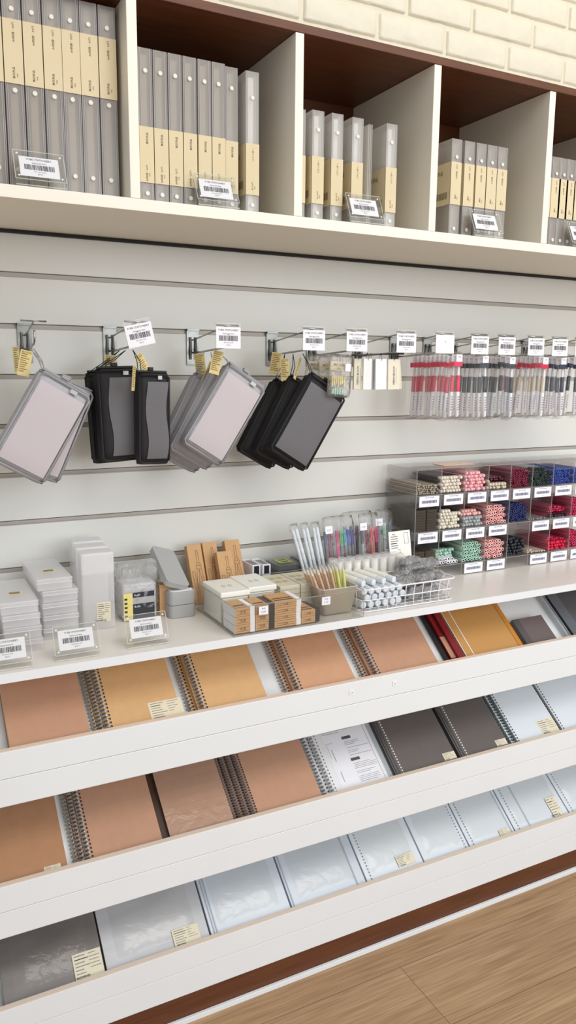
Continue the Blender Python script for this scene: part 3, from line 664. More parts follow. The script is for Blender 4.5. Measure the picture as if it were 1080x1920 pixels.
# grey pouches, third hook
pouch(.650, -.155, 1.356, R(33), 'front grey mesh pouch with pale lilac face on the second grey bunch', 'grey mesh pouches', hx=hp(.633, -.15), tag_ang=R(14), tagpos=((-.006, -.015, .006), 0), w=.106, h=.196)
pouch(.625, -.118, 1.345, R(30), 'grey mesh pouch in the middle of the second grey bunch', 'grey mesh pouches', face=False, hx=hp(.633, -.11), tag_ang=R(25), tagpos=((.012, 0, -.01), R(40)), w=.106, h=.196)
pouch(.604, -.082, 1.335, R(28), 'rear grey mesh pouch of the second grey bunch', 'grey mesh pouches', face=False, hx=hp(.633, -.07), tag_ang=R(-6), tagpos=((-.01, 0, 0), R(-30)), w=.106, h=.196)
# black pouches, fourth hook
pouch(.842, -.160, 1.337, R(32), 'front black mesh pouch with grey face, tilted on the fourth hook', 'black mesh pouches', True, hx=hp(.829, -.155), tag_ang=R(18), tagpos=((-.006, -.01, -.006), R(50)), w=.110, h=.195)
pouch(.815, -.115, 1.330, R(28), 'black mesh pouch behind the front one on the fourth hook', 'black mesh pouches', True, face=False, hx=hp(.829, -.11), tag_ang=R(-4), tagpos=((-.016, 0, -.012), 0), w=.106, h=.19)
pouch(.795, -.080, 1.322, R(30), 'rear black mesh pouch on the fourth hook', 'black mesh pouches', True, face=False, hx=hp(.829, -.07), tag_ang=R(10), tagpos=((-.02, 0, -.0), R(-30)), w=.10, h=.185)

# little bags with gold pieces, fifth hook
for i, y in enumerate((-.185, -.150, -.12)):
    T = thing('small_bag', ['front', 'middle', 'rear'][i]+' small clear bag with a kraft header and gold clips, on the fifth hook', 'bag', (.936-.03-.01*i, y, 1.372), (0, R([3, -4, 5][i]), 0), 'small bags of clips')
    MB().pillow(-.028, .032, -.092, .002, .010, nx=8, nz=10, rough=.0015, sd=i).build('clear_bag', 'bagthick', T, smooth=True)
    MB().box(-.024, .022, -.0008, .0008, -.034, -.014).text('無印良品', .007, (-.002, -.0012, -.022), mat=1).text('MUJI', .005, (-.002, -.0012, -.030), mat=1).build('header_card', ['band', 'bandink'], T)
    c = MB()
    for k in range(7): c.box(-.018+.005*k, -.015+.005*k, -.003, .003, -.07+.004*(k % 3), -.045, 0)
    for k in range(5): c.box(-.016+.006*k, -.012+.006*k, -.003, .003, -.085, -.073, 1)
    c.build('clip', ['yellowlabel', 'mint'], T, bevel=.0008)
    MB().box(.012, .026, -.0055, -.0048, -.034, -.018).build('price_sticker', 'paper', T)
# booklets on ball chains, sixth hook
M['creamcard'] = pm('cream_card', (232, 224, 204), .6)
bm = ['pplight', 'beige', 'whitepage', 'paper', 'band']
for i, (xo, y, m, w) in enumerate([(.954, -.180, 'beige', .020), (.991, -.176, 'greyplastic', .022), (.976, -.186, 'whitepage', .022), (1.013, -.184, 'paper', .030), (1.046, -.186, 'creamcard', .032), (1.062, -.176, 'beige', .018)]):
    T = thing('booklet_tag', ['narrow grey cream booklet with vertical print, leftmost on the chains', 'grey booklet half behind the second cream one', 'plain cream white booklet, second on the chains', 'bright white booklet in the middle of the chains', 'cream booklet with vertical print, rightmost front one on the chains', 'thin booklet edge behind the rightmost one on the chains'][i], 'booklet', (xo, y, 1.365), (0, R([0, 1, 0, -1, -1.5, -6][i]), 0), 'booklets on chains')
    b = MB().box(-w/2, w/2, -.0025, .0025, -.068, 0); 
    if i in (0, 4):
        b.text('MEMO BLOCK', .0065, (0, -.0028, -.036), (0, 0, 1), (-1, 0, 0), 1)
        for k in range(3): b.quad((-.008+.004*k+.006, -.0028, -.055), (-.0075+.004*k+.006, -.0028, -.055), (-.0075+.004*k+.006, -.0028, -.02), (-.008+.004*k+.006, -.0028, -.02), 2)
    b.build('booklet', [m, 'ink', 'ink2'], T, bevel=.0006)
    c = MB()
    for k in range(12):
        a = 2*PI*k/12; c.lathe([(.0004, -.0013), (.0013, 0), (.0004, .0013)], 6, o=(.002*math.sin(a*2)*.3, .004*math.sin(a), .004+.008*math.cos(a)))
    c.build('ball_chain', 'wire', T, smooth=True)
rod = MB().tube([(-.12, 0, -.002), (-.06, 0, .001), (0, 0, .003), (.02, 0, .004)], .0019, 8).build('wire_rail', 'wire', loc=(1.057, -.182, 1.374))
tag(rod, 'thin dark wire rail carrying the chained booklets', 'rail')

# ------------------------------------------------------------ pen packets
CN9 = ['first', 'second', 'third', 'fourth', 'fifth', 'sixth', 'seventh', 'eighth', 'ninth', 'tenth', 'eleventh', 'twelfth']
def pen_packet(col, accent, label, group, w=.030, low='paper', alt=0):
    T = thing('pen_packet', label, 'pen', (0, 0, 0), group=group)
    MB().pillow(-w*.72, w*.52, -.158, .004, .010, nx=5, nz=10, rough=.0008, sd=alt, p=8).build('clear_sleeve', 'sleeve', T, smooth=True)
    # pen: cap top, clear barrel, coloured ink, white lower label
    p = MB()
    p.lathe([(.0022, -.150), (.0046, -.146), (.0048, -.100), (.0048, -.0905)], 8, mats=[2, 2, 2])
    p.lathe([(.0048, -.0905), (.0049, -.058), (.0044, -.052)], 8, mats=[0, 0])
    p.lathe([(.0034, -.056), (.0030, -.036), (.0022, -.030)], 8, mats=[3, 3])
    for k in range(6): p.quad((-.0022, -.0050, -.104-.006*k), (.0022, -.0050, -.104-.006*k), (.0022, -.0050, -.1015-.006*k), (-.0022, -.0050, -.1015-.006*k), 4)
    p.build('pen_barrel', [col, accent, low, 'inkclear', 'ink2'], T, smooth=True, loc=(.006, 0, 0))
    h = MB().box(-.006, .012, -.0058, -.0054, -.021, -.003).box(-.012, .013, -.0059, -.0055, -.031, -.020, 1)
    h.text('0.5', .006, (.004, -.0061, -.009), mat=2).build('header_label', ['paper', accent, 'ink'], T)
    return T
def bunch(hx, n, y0, y1, col, accent, adj, place, xoff=.02, spread=.03, low='paper', lowzero=0, rz=0):
    src = None
    for i in range(n):
        f = i/(n-1) if n > 1 else 1; y = y0+(y1-y0)*f
        l = '%s pen pack, %s %s' % (adj, 'rearmost' if i == 0 else 'frontmost' if i == n-1 else CN9[i]+' from the back', place)
        loc = (hx+xoff+spread*(f-.5), y, 1.381+random.uniform(-.003, .002)); rot = (0, R(random.uniform(-2.5, 3)+(1-f)*4), 0)
        if src is None: src = pen_packet(col, accent, l, '%s pen packs %s' % (adj, place), low=low, alt=int(hx*100)); src.location = loc; src.rotation_euler = rot
        else: dup(src, loc, rot, l)
bunch(1.176, 11, -.075, -.185, 'penred', 'penred', 'red', 'of the first bunch', xoff=.030, spread=.045)
bunch(1.280, 7, -.115, -.19, 'pendark', 'pendark', 'black', 'of the second bunch', xoff=.012, spread=.025)
bunch(1.364, 7, -.115, -.19, 'pendark', 'pendark', 'dark teal', 'of the third bunch', xoff=.014, spread=.025, low='gluecap')
bunch(1.447, 4, -.075, -.12, 'penred', 'penred', 'deep red', 'at the left of the fourth bunch', xoff=.002, spread=.012)
bunch(1.459, 7, -.13, -.195, 'creamrod', 'hotred', 'red-topped white', 'at the right of the fourth bunch', xoff=.022, spread=.030)
bunch(1.540, 6, -.13, -.19, 'pennavy', 'pennavy', 'navy', 'of the fifth bunch', xoff=.012, spread=.022)
bunch(1.62, 5, -.13, -.19, 'pendark', 'pennavy', 'dark', 'at the right edge', xoff=.004, spread=.022)

# ------------------------------------------------------------ pen organizer
OX, OY, OZ = 1.160, -.138, .8205; CW = .0762; NC = 9; OW = CW*NC; OD = .128; PITCH = .0925; OH = PITCH*3+.004
org = thing('acrylic_pen_organizer', 'smoky clear acrylic organizer with three rows of pen compartments on the counter', 'organizer', (OX, OY, OZ))
MB().box(0, .0025, 0, OD, 0, OH).build('side_panel', 'smoke', org); MB().box(OW-.0025, OW, 0, OD, 0, OH).build('side_panel', 'smoke', org)
for r in range(3): MB().box(.0025, OW-.0025, .0015, OD, r*PITCH+.028, r*PITCH+.0305).build('compartment_floor', 'smoke', org)
MB().box(0, OW, 0, OD, OH-.0025, OH).build('top_panel', 'smoke', org)
MB().box(.0025, OW-.0025, OD-.002, OD, .001, OH-.0026).build('rear_panel', 'smoke', org)
for r in range(3): MB().box(0.0025, OW-.0025, -.0005, .0015, r*PITCH+.0005, r*PITCH+.0305).build('front_strip', 'smoke', org)
for c in range(1, NC):
    for r in range(3): MB().box(c*CW-.001, c*CW+.001, 0.0018, OD-.0025, r*PITCH+.0308, r*PITCH+.0915).build('partition', 'smoke', org)
e = MB()
for (x, z0, z1) in [(c*CW, 0, OH) for c in range(NC+1)]: e.box(x-.0007, x+.0007, -.0012, -.0004, z0, z1)
for zz in (0.0305, .0305+PITCH, .0305+2*PITCH, OH): e.box(0, OW, -.0014, -.0005, zz-.0008, zz+.0006)
e.build('polished_edge', 'smokeedge', org)
lab0 = None
skip = {(0, 0), (0, 4), (1, 9), (0, 1)}
for r in range(3):
    for c in range(NC):
        if (r, c) in skip or (r == 1 and c == 4): continue
        if lab0 is None:
            m = MB().box(-.0305, .0305, -.0024, -.0016, -.0132, .0132)
            card_geo(m, .061, .0264, 0, 0, -.0024, 0, 4, ('YUBE STATIONERY', None, None, '$1.90')); lab0 = m.build('compartment_label', ['paper', 'bluelabel', 'ink2'], org); o = lab0
        else: o = lab0.copy(); COL.objects.link(o)
        o.location = (CW*(c+.52), 0, r*PITCH+.0155)
def pen_mesh(nm, cap, body, kind):
    m = MB(); L = .118
    if kind == 'hole': m.lathe([(.0040, L), (.0040, .022), (.0046, .020), (.0046, .001), (.0040, 0), (.0024, 0), (.0022, .004)], 10, axis='y', mats=[1, 1, 0, 0, 0, 2])
    elif kind == 'tip': m.lathe([(.0044, L), (.0044, .014), (.0046, .012), (.0046, .003), (.0030, 0), (.0012, -.0005)], 10, axis='y', mats=[1, 1, 0, 0, 0])
    else: m.lathe([(.0022, L), (.0022, 0)], 6, axis='y', mats=[1])
    me_o = m.build(nm, [cap, body, 'blackpen' if kind == 'hole' else cap], smooth=False); me = me_o.data
    bpy.data.objects.remove(me_o); return me
_pm = {}
allpens = []
LAY = ['lowest', 'second', 'third', 'fourth', 'fifth', 'sixth', 'seventh', 'eighth', 'ninth', 'tenth']; CN9 = ['first', 'second', 'third', 'fourth', 'fifth', 'sixth', 'seventh', 'eighth', 'ninth', 'tenth', 'eleventh', 'twelfth', 'thirteenth', 'fourteenth']
ROWN = {2: 'top', 1: 'middle', 0: 'bottom'}; CN = ['first', 'second', 'third', 'fourth', 'fifth', 'sixth', 'seventh', 'eighth', 'ninth']
def fill(r, c, cap, body, kind, n, word, x0=0.004, x1=CW-.004, zb=0.0, dia=.0096, yb=.0):
    rnd = random.Random(r*31+c*7+n); k = 0; row = 0
    while k < n:
        per = int((x1-x0)/dia); off = dia/2 if row % 2 else 0
        for i in range(per-(1 if row % 2 else 0)):
            if k >= n: break
            x = OX+c*CW+x0+dia/2+off+i*dia*(1+.02)+rnd.uniform(-.0003, .0003); z = OZ+r*PITCH+.0312+dia/2+zb+row*dia*.87
            if z > OZ+r*PITCH+.088: k = n; break
            allpens.append((cap, body, kind, x, OY+.003+yb+rnd.uniform(0, .008), z, '%s pen, %s layer, %s from left, %s organizer row, %s compartment' % (word, LAY[row], CN9[i], ROWN[r], CN[c]), 'refill' if kind == 'rod' else 'pen')); k += 1
        row += 1
# top row
fill(2, 0, 'creamrod', 'olive', 'rod', 60, 'thin brown grey', dia=.0056)
fill(2, 1, 'whitecap', 'blackpen', 'tip', 33, 'white tipped')
fill(2, 2, 'pink', 'pink', 'tip', 38, 'pink capped')
fill(2, 3, 'creamrod', 'maroon', 'tip', 14, 'cream ended'); fill(2, 3, 'maroon', 'maroon', 'rod', 24, 'maroon', zb=.02, dia=.0062, yb=.02)
fill(2, 4, 'crimson', 'crimson', 'hole', 38, 'crimson')
fill(2, 5, 'darkgreen', 'pearlgrey', 'hole', 38, 'dark green')
fill(2, 6, 'blue', 'blue', 'hole', 34, 'blue')
fill(2, 7, 'blue', 'navy', 'hole', 30, 'deep blue')
# middle row
fill(1, 1, 'whitecap', 'blackpen', 'tip', 36, 'white tipped')
fill(1, 2, 'pearlgrey', 'pearlgrey', 'tip', 20, 'pearl grey'); fill(1, 2, 'salmon', 'maroon', 'tip', 12, 'salmon', zb=.026, yb=.01)
fill(1, 3, 'salmon', 'salmon', 'hole', 38, 'salmon pink')
fill(1, 4, 'navy', 'blue', 'hole', 37, 'navy')
fill(1, 5, 'creamrod', 'greyrod', 'rod', 10, 'pale grey', dia=.0058)
fill(1, 6, 'blackpen', 'rose', 'tip', 7, 'black tipped'); fill(1, 6, 'rose', 'rose', 'rod', 26, 'rose', zb=.014, dia=.0066, yb=.01)
fill(1, 7, 'rose', 'rose', 'hole', 36, 'rose')
# bottom row
fill(0, 1, 'mint', 'darkgreen', 'tip', 20, 'mint', zb=.010, yb=.02); fill(0, 1, 'paper', 'paper', 'hole', 12, 'white ringed', dia=.0092)
fill(0, 2, 'mint', 'mint', 'hole', 38, 'mint green')
fill(0, 3, 'salmon', 'salmon', 'hole', 38, 'salmon pink')
fill(0, 4, 'blackpen', 'darkgreen', 'tip', 36, 'black')
fill(0, 5, 'rose', 'creamrod', 'rod', 14, 'pale rose', dia=.006)
fill(0, 6, 'hotred', 'rose', 'tip', 20, 'bright red'); fill(0, 6, 'rose', 'rose', 'rod', 14, 'rose', zb=.026, dia=.0066, yb=.01)
fill(0, 7, 'rose', 'hotred', 'hole', 36, 'crimson rose')
def pen_data(c, b, k):
    if (c, b, k) not in _pm: _pm[(c, b, k)] = pen_mesh('pen', c, b, k)
    return _pm[(c, b, k)]
camp = Vector((0, -1.68, 1.34))
for kindset, nm in (('pen', 'pen'), ('refill', 'pen_refill')):
    L_ = sorted([p for p in allpens if p[7] == kindset], key=lambda p: (Vector(p[3:6])-camp).length)
    for p in L_[:300]:
        o = bpy.data.objects.new(nm, pen_data(p[0], p[1], p[2])); COL.objects.link(o); o.location = p[3:6]
        tag(o, p[6], 'pen', p[6].split(' pen,')[0]+' pens, '+p[6].split('from left, ')[1])
    if L_[300:]:
        mb = MB(); mats = []
        for p in L_[300:]:
            me = pen_data(p[0], p[1], p[2]); ix = []
            for q in me.materials:
                if q.name not in mats: mats.append(q.name)
                ix.append(mats.index(q.name))
            b = len(mb.v); mb.v += [(v.co.x+p[3], v.co.y+p[4], v.co.z+p[5]) for v in me.vertices]
            for f in me.polygons: mb.f.append(tuple(i+b for i in f.vertices)); mb.m.append(ix[f.material_index])
        o = mb.build('pens', [bpy.data.materials[q] for q in mats]); tag(o, 'dense rest of the coloured pens filling the right-hand organizer compartments', 'pens', kind='stuff')
# refill cases in the left compartments
rc = None
for r in (0, 1):
    for c2 in range(2):
        for k in range(8 if r else 6):
            l = 'dark refill case, %s of the %s pile, %s organizer row, left compartment' % (LAY[k], ['left', 'right'][c2], ROWN[r])
            loc = (OX+.005+c2*.034, OY+.004, OZ+r*PITCH+.0315+k*.0068)
            if rc is None:
                rc = thing('refill_case', l, 'refill case', loc, group='refill cases in the organizer')
                MB().box(0, .031, 0, .11, 0, .0062).build('case_body', clear('brown_clear', (196, 186, 170), .5, (128, 118, 104), .2), rc, bevel=.0006)
            else: dup(rc, loc, label=l, group='refill cases in the %s organizer row' % ROWN[r])
rc['group'] = 'refill cases in the bottom organizer row'
oc = MB().box(0, .10, 0, .05, 0, .0008).build('orange_card', 'orangecard', loc=(1.27, -.105, OZ+OH+.0004)); tag(oc, 'pale orange card lying on top of the pen organizer', 'card')

# ------------------------------------------------------------ counter, left part
CZ = .8205
def flat_case(label, loc, rz=0, st=False, src=None):
    T = thing('flat_case', label, 'storage case', loc, (0, 0, rz), 'translucent flat cases')
    w, d, h = .066, .165, .0235
    MB().box(0, w, 0, d, 0, h*.62).build('case_base', 'frost', T, bevel=.002)
    MB().box(-.0008, w+.0008, -.0008, d+.0008, h*.62+.0003, h).build('lid', 'frost', T, bevel=.002)
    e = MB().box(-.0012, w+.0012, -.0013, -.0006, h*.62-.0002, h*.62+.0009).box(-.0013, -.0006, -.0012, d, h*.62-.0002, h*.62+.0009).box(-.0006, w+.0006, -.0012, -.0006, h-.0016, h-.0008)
    e.build('rim', 'edgeglint', T)  # pale strips painting bright highlights along the lid edges
    if st:
        m = MB().box(0, .024, 0, .016, 0, .0003)
        for k in range(4): m.box(.001, .02, .002+.0035*k, .0035+.0035*k, .0003, .0005, 1)
        m.build('sticker', ['yellowlabel', 'bandink'], T, loc=(.022, .052, h+.0004))
    return T
nfc = ['lowest', 'second lowest', 'third', 'second highest', 'topmost']
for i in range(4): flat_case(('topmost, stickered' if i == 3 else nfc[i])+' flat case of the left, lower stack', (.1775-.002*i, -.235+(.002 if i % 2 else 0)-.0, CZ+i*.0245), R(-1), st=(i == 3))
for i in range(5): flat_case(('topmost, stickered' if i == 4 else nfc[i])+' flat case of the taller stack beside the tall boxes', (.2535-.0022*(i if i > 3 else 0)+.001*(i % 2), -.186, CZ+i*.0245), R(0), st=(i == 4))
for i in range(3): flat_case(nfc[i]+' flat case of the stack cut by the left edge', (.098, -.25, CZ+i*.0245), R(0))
# tall translucent boxes
for i, (x, y, h) in enumerate([(.3335, -.168, .158), (.3345, -.118, .160), (.3385, -.068, .162)]):
    T = thing('tall_box', ['front tall translucent box with cream sticker beside the crinkled bag', 'tall translucent box standing between two like it', 'rear tall translucent box against the slatwall'][i], 'storage box', (x, y, CZ), (0, 0, R(-2)), 'tall translucent boxes')
    MB().box(0, .064, 0, .042, 0, h).build('box_body', 'frost', T, bevel=.004)
    MB().box(-.0006, .0646, -.0006, .0426, h*.72, h+.0008).build('lid', 'frost', T, bevel=.004)
    if i == 0:
        s = sticker_geo(.0275, .041, 5, 9); s.v = [(a, -c, b) for a, b, c in s.v]; s.build('sticker', ['cream', 'ink', 'ink2'], T, loc=(.027, -.001, .016))
# crinkled bag with refills
T = thing('plastic_bag', 'crinkled clear bag holding label cards in yellow and black, left of the grey case', 'bag', (.418, -.130, CZ))
MB().pillow(-.006, .088, .0, .122, .060, nx=12, nz=14, rough=.0035, sd=5, p=6, y=.018).build('clear_bag', 'bagthick', T, smooth=True)
MB().pillow(.06, .10, .062, .110, .022, nx=6, nz=6, rough=.004, sd=8, y=.03).build('bag_fold', 'bagthick', T, smooth=True)
MB().box(.004, .076, -.008, .042, .002, .078).build('inner_packet', pm('packet_white', (214, 212, 214), .5), T, bevel=.004)
lb = MB()
lb.box(.004, .0235, -.0135, -.0125, .002, .060, 0).box(.0235, .070, -.0135, -.0125, .0495, .060, 1).box(.0235, .070, -.0135, -.0125, .036, .0495, 3).box(.0235, .070, -.0135, -.0125, .002, .036, 1)
lb.text('Refill', .0062, (.033, -.0138, .0545), mat=2).text('Refill', .0062, (.033, -.0138, .030), mat=2)
for k in range(5): lb.box(.006, .012, -.014, -.0135, .010+.009*k, .014+.009*k, 1)
lb.build('label_card', ['yellowlabel', 'blackpen', 'paper', 'greyplastic'], T)
# kraft narrow box behind grey case
o = MB().box(-.02, .014, -.012, .012, 0, .068).build('kraft_packet', 'kraftbox', bevel=.0008, loc=(.522, -.125, CZ)); tag(o, 'small upright kraft packet between the crinkled bag and the grey case', 'box')
# grey two-tier case with open lid
T = thing('grey_case', 'pale grey rounded two-tier case with tilted open lid beside the kraft boxes', 'case', (.5435, -.166, CZ))
def rbox(mb, w, d, z0, z1, r=.010, mat=0, X=None, n=4):
    pts = []
    for cx, cy, a0 in ((w/2-r, d-r, 0), (-w/2+r, d-r, 90), (-w/2+r, r, 180), (w/2-r, r, 270)):
        for k in range(n+1): a = R(a0+90*k/n); pts.append((cx+r*math.cos(a), cy+r*math.sin(a)))
    N = len(pts); vs = [Vector((x, y, z)) for z in (z0, z1) for x, y in pts]
    if X: vs = [X @ v for v in vs]
    mb.add(vs, [tuple(range(N))[::-1], tuple(range(N, 2*N))]+[(i, (i+1) % N, N+(i+1) % N, N+i) for i in range(N)], mat); return mb
rbox(MB(), .058, .12, 0, .027).build('lower_tier', 'greyplastic', T, bevel=.0008)
rbox(MB(), .058, .12, .028, .056).build('upper_tier', 'greyplastic', T, bevel=.0008)
rbox(MB(), .050, .112, .0562, .0572, .008).build('white_liner', 'paper', T, loc=(0, .004, 0))
rbox(MB(), .058, .12, 0, .014, X=Matrix.Translation((-.012, .010, .062)) @ Matrix.Rotation(R(28), 4, 'X') @ Matrix.Rotation(R(22), 4, 'Y')).build('lid', 'greyplastic', T, bevel=.001)
cl = MB()
for k in range(9):
    a = random.uniform(0, 3); p = Vector((random.uniform(.006, .020), .02+.008*k*.8, .061)); dlt = Vector((math.cos(a)*.008, math.sin(a)*.008, .003)); cl.tube([p-dlt, p, p+dlt], .0018, 5)
o = cl.build('black_clip_parts', 'black', T)
# kraft boxes with compass print
def kraft_box(label, x, y, w, h, d, lean, rz=0):
    T = thing('kraft_box', label, 'box', (x, y, CZ+.0008+d*math.sin(lean)*0), (-lean, 0, rz), 'kraft compass boxes')
    MB().box(0, w, 0, d, 0, h).build('carton', 'kraftbox', T, bevel=.0006)
    m = MB(); o_ = (0, -.0004, 0); r_ = (1, 0, 0); u_ = (0, 0, 1); s = h/.135
    circ = [(w*.62+.006*math.cos(a), (.086+.0075*math.sin(a))*s) for a in [2*PI*k/14 for k in range(15)]]
    m.line2(circ, .0006, o_, r_, u_); m.line2([(w*.62-.0025, .0925*s), (w*.62-.0022, .122*s), (w*.62+.0022, .122*s), (w*.62+.0025, .0925*s)], .0006, o_, r_, u_)
    m.line2([(w*.62-.005, .081*s), (w*.30, .02*s), (w*.42, .02*s), (w*.62, .078*s), (w*.86, .02*s), (w*.95, .02*s), (w*.62+.005, .081*s)], .0006, o_, r_, u_)
    m.line2([(w*.12, .074*s), (w*.30, .074*s), (w*.42, .015*s), (w*.26, .015*s), (w*.12, .074*s)], .0006, o_, r_, u_)
    m.text('MUJI', .004, (w*.62, -.0004, .087*s)); m.build('compass_print', 'kraftline', T)
    return T
ln = math.radians(24)
kraft_box('tall kraft box with compass print, leftmost behind the white lidded boxes', .5985, -.094, .0345, .136, .018, ln)
kraft_box('tall kraft box with compass print, second from the left', .6365, -.094, .0345, .139, .018, ln)
kraft_box('tall kraft box with compass print, rightmost of the tall ones', .6915, -.094, .037, .139, .018, ln)
kraft_box('shorter kraft box with compass print leaning in front of the tall ones', .656, -.126, .0365, .122, .018, ln)
# small white and black boxes right of kraft boxes
for i, (x, y, z) in enumerate([(.742, -.085, 0), (.742, -.085, .0245), (.742, -.085, .049), (.7655, -.09, 0), (.7655, -.09, .0245), (.7655, -.09, .049)]):
    T = thing('eraser_box', ['lowest', 'middle', 'topmost'][i % 3]+' slim white carton with black end, '+('left' if i < 3 else 'right')+' stack right of the kraft boxes', 'box', (x, y, CZ+z), group='slim cartons')
    MB().box(0, .021, 0, .07, 0, .024).build('carton', 'paper', T, bevel=.0006)
    MB().box(.004, .017, -.0004, 0, .002, .022).build('black_end', 'blackpen', T); MB().box(.003, .018, .006, .05, .0241, .0244).build('print', 'ink2', T)

# clear divided tray on the counter
T = thing('acrylic_tray', 'clear acrylic tray divided into bays at the counter edge, full of small boxes', 'tray', (.5905, -.3285, CZ)); TW, TD, THh = .3, .208, .060
for a in ((0, .0025, 0, TD), (TW-.0025, TW, 0, TD)): MB().box(a[0], a[1], a[2], a[3], .003, THh).build('side_wall', 'acrylic', T)
for y in (0, .070, TD-.0025): MB().box(.0027, TW-.0027, y, y+.0022, .003, THh if y else THh-.001).build('cross_wall', 'acrylic', T)
MB().box(0, TW, 0, TD, 0, .0026).build('base', 'acrylic', T)
e = MB()
for pts in ([(0, 0, THh), (TW, 0, THh)], [(0, 0, THh), (0, TD, THh)], [(TW, 0, THh), (TW, TD, THh)], [(0, TD, THh), (TW, TD, THh)], [(0, 0, 0), (0, 0, THh)], [(TW, 0, 0), (TW, 0, THh)], [(0, 0, .001), (TW, 0, .001)], [(0, 0, .001), (0, TD, .001)], [(0, .07, THh), (TW, .07, THh)], [(.001, .07, 0), (.001, .07, THh)]): e.tube(pts, .0008, 4)
e.build('polished_rim', 'smokeedge', T)
for i, (x, z) in enumerate([(.062, .047), (.2060, .048)]):
    o = MB().box(-.010, .010, -.0009, 0, -.0085, .0085).text('2.90', .006, (0, -.0012, -.003), mat=1).text('MUJI', .004, (0, -.0012, .004), mat=1).build('price_sticker', ['paper', 'bluelabel'], T, loc=(x, -.0012, z))
TZ = CZ+.003
def small_box(label, x, y, z, w, bandc, bx, kw, d=.060, h=.0172):
    T = thing('small_carton', label, 'box', (x, y, z), (0, 0, R(random.uniform(-1, 1))), 'small printed cartons in the acrylic tray')
    MB().box(0, w, 0, d, 0, h).build('carton', 'kraftbox', T, bevel=.0005)
    MB().box(bx, bx+kw, -.0004, d+.0004, -.0, h+.0004).build('sleeve_band', bandc, T)
    if x < .6: MB().box(-.0006, -.0001, 0, d, .0003, h-.0003).build('white_side', 'paper', T)
    m = MB(); x0 = .003 if bx > w/2 else bx+kw+.002; x1 = bx-.002 if bx > w/2 else w-.002
    m.box(x0+.001, x1-.001, -.0003, 0, .004, .0046).box(x0+.001, x1-.001, -.0003, 0, h-.005, h-.0044)
    m.text('文具', h*.42, ((x0+x1)/2, -.0005, h/2)); m.box(x0, x1-.002, .006, .012, h, h+.0003).box(x0, x1-.002, .018, .024, h, h+.0003)
    m.build('print', 'kraftline', T); return T
lv = ['lowest', 'second', 'third', 'fourth']
for c, (x, w, n, bc, bx, kw, y) in enumerate([(.595, .0425, 3, 'paper', .0325, .010, -.322), (.6395, .040, 3, 'blackpen', .029, .011, -.322), (.6815, .060, 4, 'paper', .0495, .0105, -.322), (.7435, .043, 2, 'blackpen', .0325, .0105, -.322)]):
    for k in range(n): small_box('%s small kraft carton of the %s front column in the acrylic tray' % ('topmost' if k == n-1 else lv[k], ['first', 'second', 'third', 'fourth'][c]), x, y, TZ+.0004+k*(.0172 if c < 2 else .0138), w-.001, bc, bx, kw, h=(.0166 if c < 2 else .0132))
# white lidded boxes
for i, (x, y) in enumerate([(.5945, -.253), (.6625, -.240)]):
    T = thing('white_lidded_box', ['left white lidded box in the acrylic tray', 'right white lidded box in the acrylic tray'][i], 'box', (x, y, TZ+.0004), group='white lidded boxes')
    MB().box(0, .060, 0, .100, 0, .054).build('box_body', 'gluewhite', T, bevel=.002)
    MB().box(-.002, .064, -.002, .102, .0545, .0665).build('lid', 'gluewhite', T, bevel=.002)
    h = MB()
    for xx in (.024, .038):
        h.lathe([(.0048, .0666), (.0040, .0672)], 12, o=(xx, .045, 0))
    h.v = [(x_, (y_-.045)*2.1+.045, z_) for x_, y_, z_ in h.v]; h.build('finger_mark', 'beige', T)
# beige boxes
for i in range(6):
    c, k = i % 2, i//2
    T = thing('beige_carton', '%s pale beige carton, %s stack behind the tray divider' % (['lowest', 'middle', 'topmost'][k], ['left', 'right'][c]), 'box', (.7345+c*.050, -.242, TZ+.0004+k*.020), group='pale beige cartons')
    MB().box(0, .048, 0, .10, 0, .0195).build('carton', 'beige', T, bevel=.0008)
    if k == 2:
        m = MB()
        for q in range(4): m.box(.008+.011*(q % 2)*1.5, .02+.011*(q % 2)*1.5, .03+.03*(q//2), .045+.03*(q//2), .0196, .0199)
        m.build('print', pm('gold_print', (190, 176, 130), .6), T)
for i in range(2):
    T = thing('beige_carton', ['pale beige carton right of the stacks, behind the bin of pencils, lower', 'pale beige carton right of the stacks, behind the bin of pencils, upper'][i], 'box', (.8365, -.196, TZ+.0004+i*.029), group='pale beige cartons by the bin')
    MB().box(0, .048, 0, .06, 0, .0285).build('carton', 'beige', T, bevel=.0008)
# rear tray with clear boxes with lime labels
T = thing('acrylic_tray', 'low smoky acrylic tray behind the beige cartons, holding clear lime-labelled boxes', 'tray', (.795, -.115, CZ))
MB().box(0, .150, 0, .105, 0, .002).box(0, .150, 0, .002, .002, .030).box(0, .002, 0, .105, .002, .030).box(.148, .150, 0, .105, .002, .030).build('tray_body', 'smoke', T)
MB().box(-.001, .151, -.001, .002, .030, .032).box(-.001, .002, -.001, .105, .030, .032).box(.148, .151, 0, .105, .030, .032).build('rim', 'smokeedge', T)
for c in range(2):
    for k in range(4):
        T = thing('clear_box', '%s clear grey box with lime label, %s stack in the smoky tray' % (['lowest', 'second', 'third', 'topmost'][k], ['left', 'right'][c]), 'box', (.801+c*.071, -.100+.008*c, CZ+.0026+k*.0172), group='clear lime-labelled boxes')
        MB().box(0, .062, 0, .078, 0, .0165).build('box_body', 'smoke', T, bevel=.0006); MB().box(.004, .058, .004, .074, .0015, .013).build('contents', clear('grey_fill%d%d' % (c, k), (190, 196, 200), .5, (150, 156, 160), .3), T)
        MB().box(.014, .048, .018, .055, .0166, .0170).build('label', 'limelabel', T); MB().box(.02, .04, .024, .03, .0171, .0173).box(.02, .04, .04, .046, .0171, .0173).build('print', 'ink', T)
